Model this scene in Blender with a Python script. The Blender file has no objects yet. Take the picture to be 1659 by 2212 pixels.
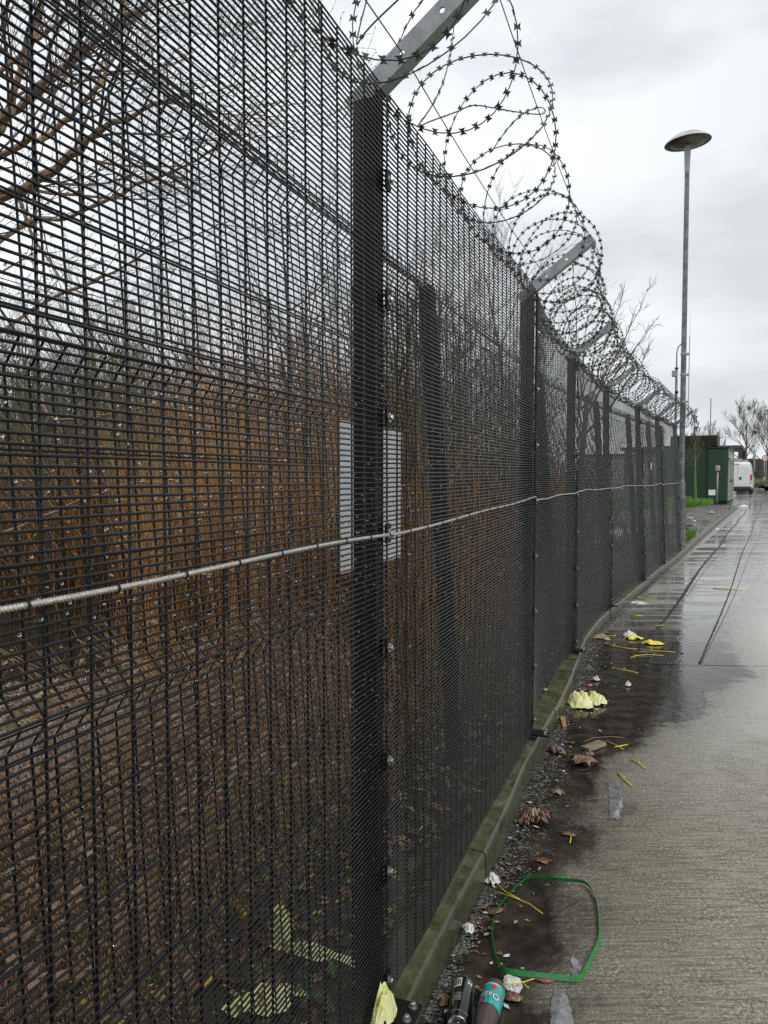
import bpy, bmesh, math, random
from mathutils import Vector, Matrix, noise as mn
R = math.radians
rnd = random.Random(7)
sc = bpy.context.scene
COL = sc.collection

# ------------------------------------------------------------------ camera, sky, sun, exposure
cam = bpy.data.cameras.new('camera'); camo = bpy.data.objects.new('camera', cam); COL.objects.link(camo)
camo.location = (0, 0, 1.55); camo.rotation_euler = (R(90 - 2.6), 0, 0)
cam.sensor_fit = 'HORIZONTAL'; cam.sensor_width = 36; cam.lens = 36 * 1560 / 1659
cam.clip_start = .05; cam.clip_end = 900
sc.camera = camo

W = bpy.data.worlds.new("World"); sc.world = W; W.use_nodes = True
wn, wl = W.node_tree.nodes, W.node_tree.links
wn.clear()
SUN_EL, SUN_ROT = R(48), R(-60)
out = wn.new('ShaderNodeOutputWorld'); bg = wn.new('ShaderNodeBackground'); bg.inputs[1].default_value = .1
sky = wn.new('ShaderNodeTexSky'); sky.sky_type = 'NISHITA'; sky.sun_disc = False
sky.sun_elevation = SUN_EL; sky.sun_rotation = SUN_ROT; sky.dust_density = 3
tc = wn.new('ShaderNodeTexCoord'); mp = wn.new('ShaderNodeMapping'); mp.inputs['Scale'].default_value = (1.3, 1.3, 3.4)
mp.inputs['Location'].default_value = (.35, .1, .2)
n1 = wn.new('ShaderNodeTexNoise'); n1.inputs['Scale'].default_value = 2.1; n1.inputs['Detail'].default_value = 6; n1.inputs['Roughness'].default_value = .5
cr = wn.new('ShaderNodeValToRGB')
cr.color_ramp.elements[0].position = .34; cr.color_ramp.elements[0].color = (4.6, 4.95, 5.12, 1)
cr.color_ramp.elements[1].position = .64; cr.color_ramp.elements[1].color = (7.9, 8.2, 8.4, 1)
# cloud deck a little brighter just above the horizon and towards the west (left), as in the photograph
sp = wn.new('ShaderNodeSeparateXYZ')
hz_ = wn.new('ShaderNodeMapRange'); hz_.inputs[1].default_value = .0; hz_.inputs[2].default_value = .16; hz_.inputs[3].default_value = 1.22; hz_.inputs[4].default_value = 1.0
wx = wn.new('ShaderNodeMapRange'); wx.inputs[1].default_value = -.5; wx.inputs[2].default_value = .5; wx.inputs[3].default_value = 1.46; wx.inputs[4].default_value = .86
mu = wn.new('ShaderNodeMath'); mu.operation = 'MULTIPLY'
vm = wn.new('ShaderNodeVectorMath'); vm.operation = 'SCALE'
mx = wn.new('ShaderNodeMix'); mx.data_type = 'RGBA'; mx.inputs[0].default_value = .93
for a, b in ((tc.outputs['Generated'], mp.inputs[0]), (mp.outputs[0], n1.inputs['Vector']), (n1.outputs['Fac'], cr.inputs[0]),
             (tc.outputs['Generated'], sp.inputs[0]), (sp.outputs[2], hz_.inputs[0]), (sp.outputs[0], wx.inputs[0]),
             (hz_.outputs[0], mu.inputs[0]), (wx.outputs[0], mu.inputs[1]), (cr.outputs[0], vm.inputs[0]), (mu.outputs[0], vm.inputs['Scale']),
             (sky.outputs[0], mx.inputs[6]), (vm.outputs[0], mx.inputs[7]), (mx.outputs[2], bg.inputs[0]), (bg.outputs[0], out.inputs[0])):
    wl.new(a, b)
sd = bpy.data.lights.new('sun', 'SUN'); sd.energy = 1.4; sd.angle = R(30); sd.color = (1, .97, .93)
so = bpy.data.objects.new('sun', sd); COL.objects.link(so)
so.rotation_euler = (R(42), 0, R(60)); so.location = (0, 0, 20)
vs = sc.view_settings; sc.display_settings.display_device = 'sRGB'
vs.view_transform = 'Standard'; vs.look = 'None'; vs.gamma = 1; vs.use_curve_mapping = False; vs.exposure = 0.38
sc.cycles.max_bounces = 5; sc.cycles.diffuse_bounces = 3; sc.cycles.glossy_bounces = 3; sc.cycles.transmission_bounces = 5
sc.cycles.caustics_reflective = False; sc.cycles.caustics_refractive = False
sc.cycles.use_denoising = False

# ------------------------------------------------------------------ helpers
def hz(Y):
    P = ((-999, 0), (8, 0), (10, .02), (14, .06), (20, .1), (30, .13), (40, .18), (56, .37), (75, 1.0), (90, 1.5), (999, 1.5))
    for (a, za), (b, zb) in zip(P, P[1:]):
        if Y <= b: return za + (zb - za) * (Y - a) / (b - a)
    return 1.5

class MB:
    def __init__(s): s.v = []; s.f = []; s.m = []; s.uv = None; s.smooth = False
    def quad(s, *p, m=0):
        i = len(s.v); s.v += [tuple(q) for q in p]; s.f.append(tuple(range(i, i + len(p)))); s.m.append(m)
    def box(s, c, size, rot=None, m=0, bev=0):
        hx, hy, hz2 = size[0] / 2, size[1] / 2, size[2] / 2
        i = len(s.v); c = Vector(c)
        for z in (-hz2, hz2):
            for x, y in ((-hx, -hy), (hx, -hy), (hx, hy), (-hx, hy)):
                p = Vector((x, y, z))
                if rot is not None: p = rot @ p
                s.v.append(tuple(c + p))
        for q in ((0, 3, 2, 1), (4, 5, 6, 7), (0, 1, 5, 4), (1, 2, 6, 5), (2, 3, 7, 6), (3, 0, 4, 7)):
            s.f.append(tuple(i + k for k in q)); s.m.append(m)
    def tube(s, pts, rad, sides=6, m=0, cap=True, closed=False):
        pts = [Vector(p) for p in pts]; n = len(pts)
        if not hasattr(rad, '__len__'): rad = [rad] * n
        i0 = len(s.v); up = None
        for k in range(n):
            if closed: t = pts[(k + 1) % n] - pts[k - 1]
            else: t = pts[min(k + 1, n - 1)] - pts[max(k - 1, 0)]
            if t.length < 1e-9: t = Vector((0, 0, 1))
            t.normalize()
            if up is None:
                up = Vector((0, 0, 1)) if abs(t.z) < .9 else Vector((1, 0, 0))
            a = t.cross(up)
            if a.length < 1e-6: a = t.orthogonal()
            a.normalize(); b = t.cross(a); b.normalize(); up = -b if b.dot(up) < 0 else b
            a = t.cross(up).normalized(); b = up
            for j in range(sides):
                th = 2 * math.pi * (j + .5) / sides
                s.v.append(tuple(pts[k] + (a * math.cos(th) + b * math.sin(th)) * rad[k]))
        rng = n if closed else n - 1
        for k in range(rng):
            k2 = (k + 1) % n
            for j in range(sides):
                j2 = (j + 1) % sides
                s.f.append((i0 + k * sides + j, i0 + k2 * sides + j, i0 + k2 * sides + j2, i0 + k * sides + j2)); s.m.append(m)
        if cap and not closed and rad[0] > 0:
            s.f.append(tuple(i0 + j for j in range(sides))); s.m.append(m)
            s.f.append(tuple(i0 + (n - 1) * sides + j for j in reversed(range(sides)))); s.m.append(m)
    def lathe(s, prof, sides=24, m=0, origin=(0, 0, 0), mats=None):
        i0 = len(s.v); o = Vector(origin)
        for r, z in prof:
            for j in range(sides):
                th = 2 * math.pi * j / sides
                s.v.append((o.x + r * math.cos(th), o.y + r * math.sin(th), o.z + z))
        for k in range(len(prof) - 1):
            for j in range(sides):
                j2 = (j + 1) % sides
                s.f.append((i0 + k * sides + j, i0 + k * sides + j2, i0 + (k + 1) * sides + j2, i0 + (k + 1) * sides + j))
                s.m.append(mats[k] if mats else m)
    def prism(s, poly, z0, z1, m=0, rot=None, off=(0, 0, 0)):
        n = len(poly); i = len(s.v); off = Vector(off)
        for z in (z0, z1):
            for x, y in poly:
                p = Vector((x, y, z))
                if rot is not None: p = rot @ p
                s.v.append(tuple(off + p))
        s.f.append(tuple(i + k for k in reversed(range(n)))); s.m.append(m)
        s.f.append(tuple(i + n + k for k in range(n))); s.m.append(m)
        for k in range(n):
            k2 = (k + 1) % n
            s.f.append((i + k, i + k2, i + n + k2, i + n + k)); s.m.append(m)
    def mesh(s, name, mats):
        me = bpy.data.meshes.new(name); me.from_pydata(s.v, [], s.f)
        if not isinstance(mats, (list, tuple)): mats = [mats]
        for q in mats: me.materials.append(q)
        if len(mats) > 1: me.polygons.foreach_set('material_index', s.m)
        if s.smooth: me.polygons.foreach_set('use_smooth', [True] * len(me.polygons))
        me.update(); return me
    def build(s, name, mats, parent=None, smooth=None, bevel=0, **kw):
        if smooth is not None: s.smooth = smooth
        o = bpy.data.objects.new(name, s.mesh(name, mats)); COL.objects.link(o)
        if parent is not None: o.parent = parent
        if bevel:
            b = o.modifiers.new('bevel', 'BEVEL'); b.width = bevel; b.segments = 2; b.limit_method = 'ANGLE'
        for k, v in kw.items(): o[k] = v
        return o

def empty(name, loc=(0, 0, 0), rz=0, **kw):
    o = bpy.data.objects.new(name, None); COL.objects.link(o); o.location = loc; o.rotation_euler = (0, 0, rz)
    o.empty_display_size = .1
    for k, v in kw.items(): o[k] = v
    return o

def copy_tree(o, parent=None):
    c = o.copy(); COL.objects.link(c)
    if parent is not None: c.parent = parent
    for ch in list(o.children): copy_tree(ch, c)
    return c

def smooth_all(o):
    for p in o.data.polygons: p.use_smooth = True

# ------------------------------------------------------------------ materials
def nt(name):
    m = bpy.data.materials.new(name); m.use_nodes = True
    n = m.node_tree.nodes; b = n['Principled BSDF']
    return m, n, m.node_tree.links, b

def mat(name, c1, c2=None, rough=.6, metal=0, scale=8, detail=5, bump=0, bscale=None, c3=None, spec=.5, coat=0, r2=None, pos=(.35, .65), stretch=(1, 1, 1), bdist=.01):
    m, n, l, b = nt(name)
    b.inputs['Base Color'].default_value = (*c1, 1); b.inputs['Roughness'].default_value = rough; b.inputs['Metallic'].default_value = metal
    b.inputs['Specular IOR Level'].default_value = spec
    if coat: b.inputs['Coat Weight'].default_value = coat; b.inputs['Coat Roughness'].default_value = .12
    t = n.new('ShaderNodeTexCoord'); mpp = n.new('ShaderNodeMapping'); mpp.inputs['Scale'].default_value = stretch
    l.new(t.outputs['Object'], mpp.inputs[0])
    if c2 is not None:
        x = n.new('ShaderNodeTexNoise'); x.inputs['Scale'].default_value = scale; x.inputs['Detail'].default_value = detail; x.inputs['Roughness'].default_value = .65
        r = n.new('ShaderNodeValToRGB'); e = r.color_ramp.elements
        e[0].position = pos[0]; e[0].color = (*c1, 1); e[1].position = pos[1]; e[1].color = (*c2, 1)
        if c3 is not None:
            q = e.new(min(.98, pos[1] + .12)); q.color = (*c3, 1)
        l.new(mpp.outputs[0], x.inputs['Vector']); l.new(x.outputs['Fac'], r.inputs[0]); l.new(r.outputs[0], b.inputs['Base Color'])
        if r2 is not None:
            g = n.new('ShaderNodeMapRange'); g.inputs[1].default_value = pos[0]; g.inputs[2].default_value = pos[1]; g.inputs[3].default_value = rough; g.inputs[4].default_value = r2
            l.new(x.outputs['Fac'], g.inputs[0]); l.new(g.outputs[0], b.inputs['Roughness'])
    if bump:
        y = n.new('ShaderNodeTexNoise'); y.inputs['Scale'].default_value = bscale or scale * 4; y.inputs['Detail'].default_value = 6
        bp = n.new('ShaderNodeBump'); bp.inputs['Strength'].default_value = bump; bp.inputs['Distance'].default_value = bdist
        l.new(mpp.outputs[0], y.inputs['Vector']); l.new(y.outputs['Fac'], bp.inputs['Height']); l.new(bp.outputs[0], b.inputs['Normal'])
    return m

M = {}
M['wire'] = mat('wire_black', (.005, .0055, .006), (.011, .012, .013), rough=.24, scale=60, spec=.27, r2=.34)
M['post'] = mat('post_black', (.003, .003, .0035), (.006, .006, .0065), rough=.6, spec=.25, scale=30, bump=.2, bscale=300, bdist=.001)
M['galv'] = mat('galvanised', (.21, .22, .225), (.36, .37, .375), rough=.42, metal=.35, scale=26, detail=8, r2=.6, c3=(.27, .27, .26))
M['razor'] = mat('razor_steel', (.03, .03, .03), (.075, .075, .07), rough=.38, metal=.5, scale=40, r2=.6)
M['bolt'] = mat('bolt_steel', (.5, .5, .5), (.3, .3, .3), rough=.25, metal=.9, scale=200)
M['cable'] = mat('cable_steel', (.62, .6, .56), (.42, .41, .38), rough=.3, metal=.5, scale=120, bump=.6, bscale=300, stretch=(1, 1, 1), bdist=.002)
M['tie'] = mat('tie_black', (.008, .008, .008), rough=.4)
M['kerb'] = mat('kerb_concrete', (.022, .024, .01), (.085, .082, .046), rough=.18, scale=7, detail=9, bump=.35, bscale=130, c3=(.16, .152, .11), r2=.45, bdist=.002, pos=(.3, .68))
M['kerbedge'] = mat('kerb_worn_edge', (.09, .088, .06), (.27, .26, .205), rough=.3, scale=14, detail=9, bump=.5, bscale=150, bdist=.002)
M['bed'] = mat('road_bedding', (.14, .14, .13), (.25, .25, .23), rough=.4, scale=9)
M['kerbtop'] = mat('kerb_mossy', (.022, .027, .006), (.085, .084, .04), rough=.3, scale=14, detail=9, bump=.6, bscale=120, c3=(.17, .165, .13), r2=.55, bdist=.004, pos=(.32, .62))
M['soil'] = mat('wet_soil', (.022, .015, .01), (.06, .042, .026), rough=.55, scale=3, detail=9, bump=1, bscale=22, c3=(.045, .06, .02), bdist=.04, pos=(.35, .6))
M['leaf_or'] = mat('dead_leaf_orange', (.5, .24, .065), (.26, .12, .04), rough=.5, scale=25)
M['leaf_br'] = mat('dead_leaf_brown', (.075, .035, .018), (.24, .13, .07), rough=.22, scale=16, bump=.4, bscale=90, bdist=.003)
M['leaf_pale'] = mat('dead_leaf_pale', (.36, .32, .2), (.28, .2, .12), rough=.4, scale=30)
M['leaf_ye'] = mat('leaf_yellow', (.6, .42, .03), (.45, .3, .03), rough=.45, scale=30)
M['leaf_gr'] = mat('leaf_green', (.05, .12, .02), (.09, .17, .03), rough=.35, scale=10)
M['straw'] = mat('dry_stalks', (.46, .31, .13), (.22, .13, .06), rough=.6, scale=15)
M['rust'] = mat('rust_stalks', (.52, .245, .06), (.26, .11, .035), rough=.6, scale=9)
M['bark'] = mat('bark_brown', (.075, .055, .04), (.12, .09, .06), rough=.7, scale=14, bump=.5, bscale=60, stretch=(1, 1, .4))
M['bark_or'] = mat('bark_orange', (.2, .1, .05), (.3, .19, .1), rough=.5, scale=14, bump=.4, bscale=50)
M['bark_moss'] = mat('bark_mossy', (.07, .08, .03), (.19, .2, .08), rough=.8, scale=9, c3=(.09, .07, .045), bump=.5, bscale=50)
M['twig'] = mat('twig_dark', (.045, .032, .026), (.085, .06, .045), rough=.6, scale=6)
M['twig_g'] = mat('twig_greenish', (.055, .05, .03), (.11, .1, .05), rough=.6, scale=6)
M['grass'] = mat('grass_blades', (.07, .2, .015), (.16, .32, .035), rough=.45, scale=4)
M['verge'] = mat('verge_mud', (.02, .015, .011), (.12, .1, .08), rough=.2, scale=1.6, detail=9, bump=1, bscale=9, c3=(.14, .12, .1), bdist=.05, r2=.6)
M['grassy'] = mat('grassy_soil', (.03, .07, .012), (.06, .13, .02), rough=.8, scale=3, bump=1, bscale=30, bdist=.03)
M['tarp'] = mat('path_asphalt', (.12, .12, .125), (.18, .18, .18), rough=.3, scale=30, bump=.3, bscale=120, bdist=.003)
M['water'] = mat('water', (.02, .018, .014), rough=.02, spec=.6, bump=.05, bscale=6, c2=(.03, .027, .02), scale=2, bdist=.01)
M['film_sky'] = mat('water_film_sky_tint', (.2, .205, .21), (.07, .07, .07), rough=.02, spec=1.0, scale=26, detail=3, pos=(.45, .75))  # thin water; pale grey base stands in for the reflected sky
M['plastic_ye'] = mat('pale_yellow_plastic', (.7, .71, .24), (.84, .85, .52), rough=.25, scale=18)
for _n in M['plastic_ye'].node_tree.nodes:
    if _n.type == 'BSDF_PRINCIPLED': _n.inputs['Transmission Weight'].default_value = .1
M['plastic_bright'] = mat('yellow_plastic', (.8, .72, .03), (.75, .65, .1), rough=.3, scale=30)
M['white'] = mat('white_litter', (.72, .72, .7), (.5, .5, .48), rough=.4, scale=40)
M['strap'] = mat('green_strap', (.008, .17, .03), (.015, .24, .05), rough=.22, scale=25, spec=.6)
M['yell_twig'] = mat('yellow_twig', (.72, .6, .03), (.5, .42, .03), rough=.35, scale=40)
M['orange_pl'] = mat('orange_plastic', (.8, .13, .03), rough=.3)
M['blue_pl'] = mat('blue_plastic', (.02, .2, .7), rough=.3)
M['wood'] = mat('weathered_wood', (.16, .12, .08), (.26, .2, .15), rough=.5, scale=8, stretch=(1, 12, 12), bump=.4, bscale=30, bdist=.002)
M['wood2'] = mat('rotten_wood_brown', (.28, .14, .05), (.42, .28, .14), rough=.45, scale=40)
M['signback'] = mat('sign_back', (.72, .73, .76), (.64, .65, .68), rough=.4, scale=6)
M['green'] = mat('kiosk_green', (.006, .033, .013), (.01, .043, .018), rough=.42, scale=1.4)
M['dgreen'] = mat('kiosk_trim', (.005, .015, .009), rough=.5)
M['brownbox'] = mat('brown_louvres', (.025, .028, .014), (.05, .042, .026), rough=.6, scale=2)
M['vanw'] = mat('van_white', (.72, .73, .72), (.66, .67, .65), rough=.28, scale=1.5, coat=.4)
M['black'] = mat('black_plastic', (.012, .012, .013), rough=.5)
M['tyre'] = mat('tyre_rubber', (.015, .015, .015), rough=.8)
M['red'] = mat('tail_lamp_red', (.5, .015, .01), rough=.15)
M['glass'] = mat('window_glass', (.02, .025, .03), rough=.05, spec=.8)
M['door'] = mat('pale_door', (.6, .6, .56), (.5, .5, .46), rough=.4, scale=5)
M['steelpaint'] = mat('lamp_post_steel', (.1, .11, .105), (.19, .2, .195), rough=.5, metal=.4, scale=9, detail=8, c3=(.3, .3, .3), pos=(.4, .62))
M['lampgrey'] = mat('lamp_grey', (.33, .34, .35), (.28, .29, .3), rough=.5, scale=10)
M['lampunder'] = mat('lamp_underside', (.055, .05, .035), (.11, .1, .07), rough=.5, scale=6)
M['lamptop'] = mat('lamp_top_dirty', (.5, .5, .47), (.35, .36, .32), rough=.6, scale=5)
M['fencebr'] = mat('brown_boards', (.035, .026, .022), (.06, .045, .035), rough=.7, scale=5, stretch=(4, 4, .5))
M['roofdark'] = mat('canopy_dark', (.04, .04, .04), (.06, .06, .055), rough=.6, scale=3)
M['pale'] = mat('pale_cladding', (.5, .48, .46), (.4, .4, .38), rough=.6, scale=2)
M['yellow'] = mat('sign_yellow', (.75, .55, .03), rough=.4)
M['signwhite'] = mat('sign_white', (.8, .8, .78), rough=.4)
M['signred'] = mat('sign_red', (.55, .03, .02), rough=.4)
M['ink'] = mat('ink_black', (.01, .01, .01), rough=.5)
M['iron'] = mat('cast_iron', (.05, .055, .06), (.12, .125, .13), rough=.25, metal=.6, scale=60, r2=.45)
M['dark'] = mat('dark_void', (.004, .004, .004), rough=.9)
M['seal'] = mat('joint_sealant', (.008, .008, .008), (.03, .029, .027), rough=.55, spec=.3, scale=30, bump=.7, bscale=60, bdist=.01)
M['can'] = mat('can_black', (.006, .006, .006), rough=.14, metal=.2, coat=.6)
M['alu'] = mat('aluminium', (.6, .6, .6), (.5, .5, .5), rough=.22, metal=1, scale=30)
M['teal'] = mat('label_teal', (.01, .3, .27), (.015, .36, .31), rough=.25, scale=20, coat=.5)
M['navy'] = mat('label_navy', (.008, .02, .06), rough=.3)
M['berry'] = mat('label_red', (.65, .03, .04), (.5, .02, .03), rough=.3, scale=200)
M['lime'] = mat('label_lime', (.25, .65, .05), rough=.3)
M['grit'] = mat('gutter_grit', (.018, .017, .013), (.12, .118, .1), rough=.2, scale=18, detail=3, r2=.45)
m, n, l, b = nt('clear_plastic'); b.inputs['Transmission Weight'].default_value = .25; b.inputs['Roughness'].default_value = .08
b.inputs['Base Color'].default_value = (.11, .08, .075, 1); b.inputs['IOR'].default_value = 1.3; M['pet'] = m
m, n, l, b = nt('raindrop'); b.inputs['Transmission Weight'].default_value = 1; b.inputs['Roughness'].default_value = 0
b.inputs['IOR'].default_value = 1.33; M['drop'] = m

# kerb line (front top edge), used by the road, the kerb and the verge
KERB = [(-.62, .0), (-.33, .8), (-.12, 1.4), (.055, 1.87), (.15, 2.13), (.285, 2.46), (.43, 2.81), (.585, 3.22), (.715, 3.58), (.885, 4.0), (1.21, 4.79), (1.535, 5.65),
        (1.825, 6.46), (2.19, 7.29), (2.58, 8.06), (3.0, 8.83), (3.46, 9.68), (3.85, 10.4), (4.25, 11.15), (4.67, 11.9), (4.97, 12.44), (5.41, 13.23),
        (6.147, 14.6), (7.41, 16.95), (9.07, 20.03), (11.9, 25.3), (16.6, 34.0), (17.3, 35.3)]
def catmull(P, step=.1):
    P = [Vector(p) for p in P]; o = []
    for i in range(len(P) - 1):
        a = P[max(i - 1, 0)]; b = P[i]; c = P[i + 1]; d = P[min(i + 2, len(P) - 1)]
        n = max(2, int((c - b).length / step))
        for k in range(n):
            t = k / n
            o.append(.5 * ((2 * b) + (c - a) * t + (2 * a - 5 * b + 4 * c - d) * t * t + (3 * b - a - 3 * c + d) * t ** 3))
    o.append(P[-1]); return o
KL = catmull(KERB, .08)
def kerbx(Y):
    if Y <= KL[0].y: return KL[0].x + (Y - KL[0].y) * .37
    lo, hi = 0, len(KL) - 1
    if Y >= KL[-1].y: return KL[-1].x + (Y - KL[-1].y) * .538
    while hi - lo > 1:
        m_ = (lo + hi) // 2
        if KL[m_].y <= Y: lo = m_
        else: hi = m_
    a, b_ = KL[lo], KL[hi]
    return a.x + (b_.x - a.x) * (Y - a.y) / (b_.y - a.y)

# road concrete: damp brushed concrete, water and silt along the kerb (distance from the kerb is stored in the UV map)
def road_mat():
    m, n, l, b = nt('wet_brushed_concrete')
    uv = n.new('ShaderNodeUVMap'); uv.uv_map = 'kerb'; s = n.new('ShaderNodeSeparateXYZ'); l.new(uv.outputs[0], s.inputs[0])
    t = n.new('ShaderNodeTexCoord')
    def noise(scale, st=(1, 1, 1), rot=0, det=5, ro=.6):
        mpp = n.new('ShaderNodeMapping'); mpp.inputs['Scale'].default_value = st; mpp.inputs['Rotation'].default_value = (0, 0, rot)
        x = n.new('ShaderNodeTexNoise'); x.inputs['Scale'].default_value = scale; x.inputs['Detail'].default_value = det; x.inputs['Roughness'].default_value = ro
        l.new(t.outputs['Object'], mpp.inputs[0]); l.new(mpp.outputs[0], x.inputs['Vector']); return x.outputs['Fac']
    def math_(op, a, b2, clamp=False):
        x = n.new('ShaderNodeMath'); x.operation = op; x.use_clamp = clamp
        for i, q in enumerate((a, b2)):
            if isinstance(q, (int, float)): x.inputs[i].default_value = q
            else: l.new(q, x.inputs[i])
        return x.outputs[0]
    def ramp(v, a, b2, c=0., d=1.):
        x = n.new('ShaderNodeMapRange'); x.interpolation_type = 'SMOOTHSTEP'
        l.new(v, x.inputs[0])
        for i, q in ((1, a), (2, b2), (3, c), (4, d)): x.inputs[i].default_value = q
        return x.outputs[0]
    def mixc(f, a, b2):
        x = n.new('ShaderNodeMix'); x.data_type = 'RGBA'; l.new(f, x.inputs[0])
        for i, q in ((6, a), (7, b2)):
            if isinstance(q, tuple): x.inputs[i].default_value = (*q, 1)
            else: l.new(q, x.inputs[i])
        return x.outputs[2]
    kd, al = s.outputs[0], s.outputs[1]
    big = noise(2.2); mid = noise(9, det=6); fine = noise(150, det=2); spk = noise(70, det=3, ro=.8)
    broom = noise(1, st=(5, 78, 1), rot=R(6), det=4, ro=.75)
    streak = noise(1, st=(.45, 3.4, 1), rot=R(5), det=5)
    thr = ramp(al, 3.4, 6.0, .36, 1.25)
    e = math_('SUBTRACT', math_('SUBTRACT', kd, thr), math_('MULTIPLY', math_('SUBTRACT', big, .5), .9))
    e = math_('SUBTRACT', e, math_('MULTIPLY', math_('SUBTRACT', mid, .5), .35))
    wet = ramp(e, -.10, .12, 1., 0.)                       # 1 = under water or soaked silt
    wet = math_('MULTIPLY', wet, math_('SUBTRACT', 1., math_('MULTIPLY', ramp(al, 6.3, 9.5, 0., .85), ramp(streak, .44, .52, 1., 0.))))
    damp = ramp(e, .0, .5, 1., 0.)
    far = ramp(al, 6.2, 10.0)
    lat = n.new('ShaderNodeMath'); lat.operation = 'GREATER_THAN'; l.new(math_('SUBTRACT', math_('MULTIPLY', kd, 1.0), ramp(al, 5.9, 13.0, 1.05, 1.5)), lat.inputs[0]); lat.inputs[1].default_value = 0.
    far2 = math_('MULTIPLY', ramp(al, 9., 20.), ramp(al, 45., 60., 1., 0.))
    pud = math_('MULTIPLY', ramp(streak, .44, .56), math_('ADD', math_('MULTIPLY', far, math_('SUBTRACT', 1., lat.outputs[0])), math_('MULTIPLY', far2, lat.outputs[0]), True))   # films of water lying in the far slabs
    aggr = ramp(spk, .42, .66)
    base = mixc(aggr, (.12, .107, .078), (.5, .455, .35))
    base = mixc(ramp(mid, .3, .75), base, mixc(ramp(fine, .3, .7), (.22, .2, .15), (.43, .395, .31)))
    base = mixc(math_('MULTIPLY', ramp(broom, .38, .54, .75, 0.), ramp(al, 4.5, 7, 1., .35)), base, (.1, .09, .066))
    base = mixc(math_('MULTIPLY', damp, .5), base, (.085, .072, .045))
    silt = mixc(ramp(mid, .35, .72), (.014, .012, .01), (.058, .045, .034))
    base = mixc(wet, base, silt)
    farc_sheen = mixc(ramp(big, .3, .7), (.4, .395, .37), (.62, .615, .585))  # pale far concrete, with grazing wet sheen put into its colour
    base = mixc(math_('MULTIPLY', math_('MULTIPLY', ramp(al, 2.9, 5.6), .85), math_('SUBTRACT', 1., math_('MULTIPLY', math_('MAXIMUM', wet, math_('MULTIPLY', damp, .5)), ramp(al, 6.5, 11., 1., .55)))), base, farc_sheen)
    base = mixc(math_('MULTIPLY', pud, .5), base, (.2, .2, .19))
    l.new(base, b.inputs['Base Color'])
    rr = ramp(mid, .3, .7, .16, .34)
    x = math_('MULTIPLY', rr, ramp(math_('MAXIMUM', wet, pud), 0, 1, 1., .1))
    x = math_('MULTIPLY', x, ramp(far, 0, 1, 1., .62))
    l.new(x, b.inputs['Roughness'])
    dry = math_('SUBTRACT', 1., math_('MAXIMUM', wet, pud), True)
    h = math_('ADD', math_('MULTIPLY', broom, 1.0), math_('MULTIPLY', spk, .7))
    h = math_('MULTIPLY', h, math_('MULTIPLY', math_('ADD', dry, .03), ramp(al, 2.5, 8., 1., .25)))
    h = math_('ADD', h, math_('MULTIPLY', noise(14, det=2), .12))
    bp = n.new('ShaderNodeBump'); bp.inputs['Strength'].default_value = .9; bp.inputs['Distance'].default_value = .011
    l.new(h, bp.inputs['Height']); l.new(bp.outputs[0], b.inputs['Normal'])
    l.new(ramp(math_('MULTIPLY', math_('MULTIPLY', wet, ramp(al, 3.4, 4.4)), math_('SUBTRACT', 1., ramp(al, 6.0, 9.0))), 0., 1., .6, .26), b.inputs['Specular IOR Level'])
    return m
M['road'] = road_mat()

# ------------------------------------------------------------------ ground, road, kerb
mb = MB()
rows = [-40, 0, 8, 10, 14, 20, 30, 40, 56, 75, 90, 140, 420]; cols = [-260, -60, -20, 0, 20, 60, 120, 400]
for a, b_ in zip(rows, rows[1:]):
    for c, d in zip(cols, cols[1:]):
        mb.quad((c, a, hz(a) - .12), (d, a, hz(a) - .12), (d, b_, hz(b_) - .12), (c, b_, hz(b_) - .12))
mb.build('ground', M['grassy'], kind='structure')

road = empty('road', kind='structure')
TAN = .538
j1 = lambda Y: 2.594 + TAN * (Y - 6.99) + .02 * math.sin(Y * .9)
j2 = lambda Y: 2.64 + TAN * (Y - 5.96) + .015 * math.sin(Y * .7 + 1)
def slab(name, fl, fr, y0, y1, nx, dy, parent=road, pw=1.0, skew=0.):
    v = []; f = []; uvs = []
    ny = max(2, int((y1 - y0) / dy)) + 1
    for i in range(ny):
        Y = y0 + (y1 - y0) * i / (ny - 1); xl, xr = fl(Y), fr(Y)
        for k in range(nx + 1):
            X = xl + (xr - xl) * (k / nx) ** pw
            Yy = Y + skew * (X - 2.2)
            v.append((X, Yy, hz(Yy))); uvs.append(((X - kerbx(Yy)) * (.93 if Yy < 14 else .88), Yy))
    for i in range(ny - 1):
        for k in range(nx):
            a = i * (nx + 1) + k
            f.append((a, a + 1, a + nx + 2, a + nx + 1))
    # sides of the slab
    def wall(idx):
        base = len(v)
        for q in idx: v.append((v[q][0], v[q][1], v[q][2] - .06)); uvs.append(uvs[q])
        for t in range(len(idx) - 1): f.append((idx[t], idx[t + 1], base + t + 1, base + t))
    wall([i * (nx + 1) for i in range(ny)]); wall([i * (nx + 1) + nx for i in reversed(range(ny))])
    wall([k for k in reversed(range(nx + 1))]); wall([(ny - 1) * (nx + 1) + k for k in range(nx + 1)])
    me = bpy.data.meshes.new(name); me.from_pydata(v, [], f); me.materials.append(M['road'])
    u = me.uv_layers.new(name='kerb')
    for lp in me.loops: u.data[lp.index].uv = uvs[lp.vertex_index]
    o = bpy.data.objects.new(name, me); COL.objects.link(o); o.parent = parent
    return o
kx = lambda Y: kerbx(Y) - .02
g = .007
TY = 5.975
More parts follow.
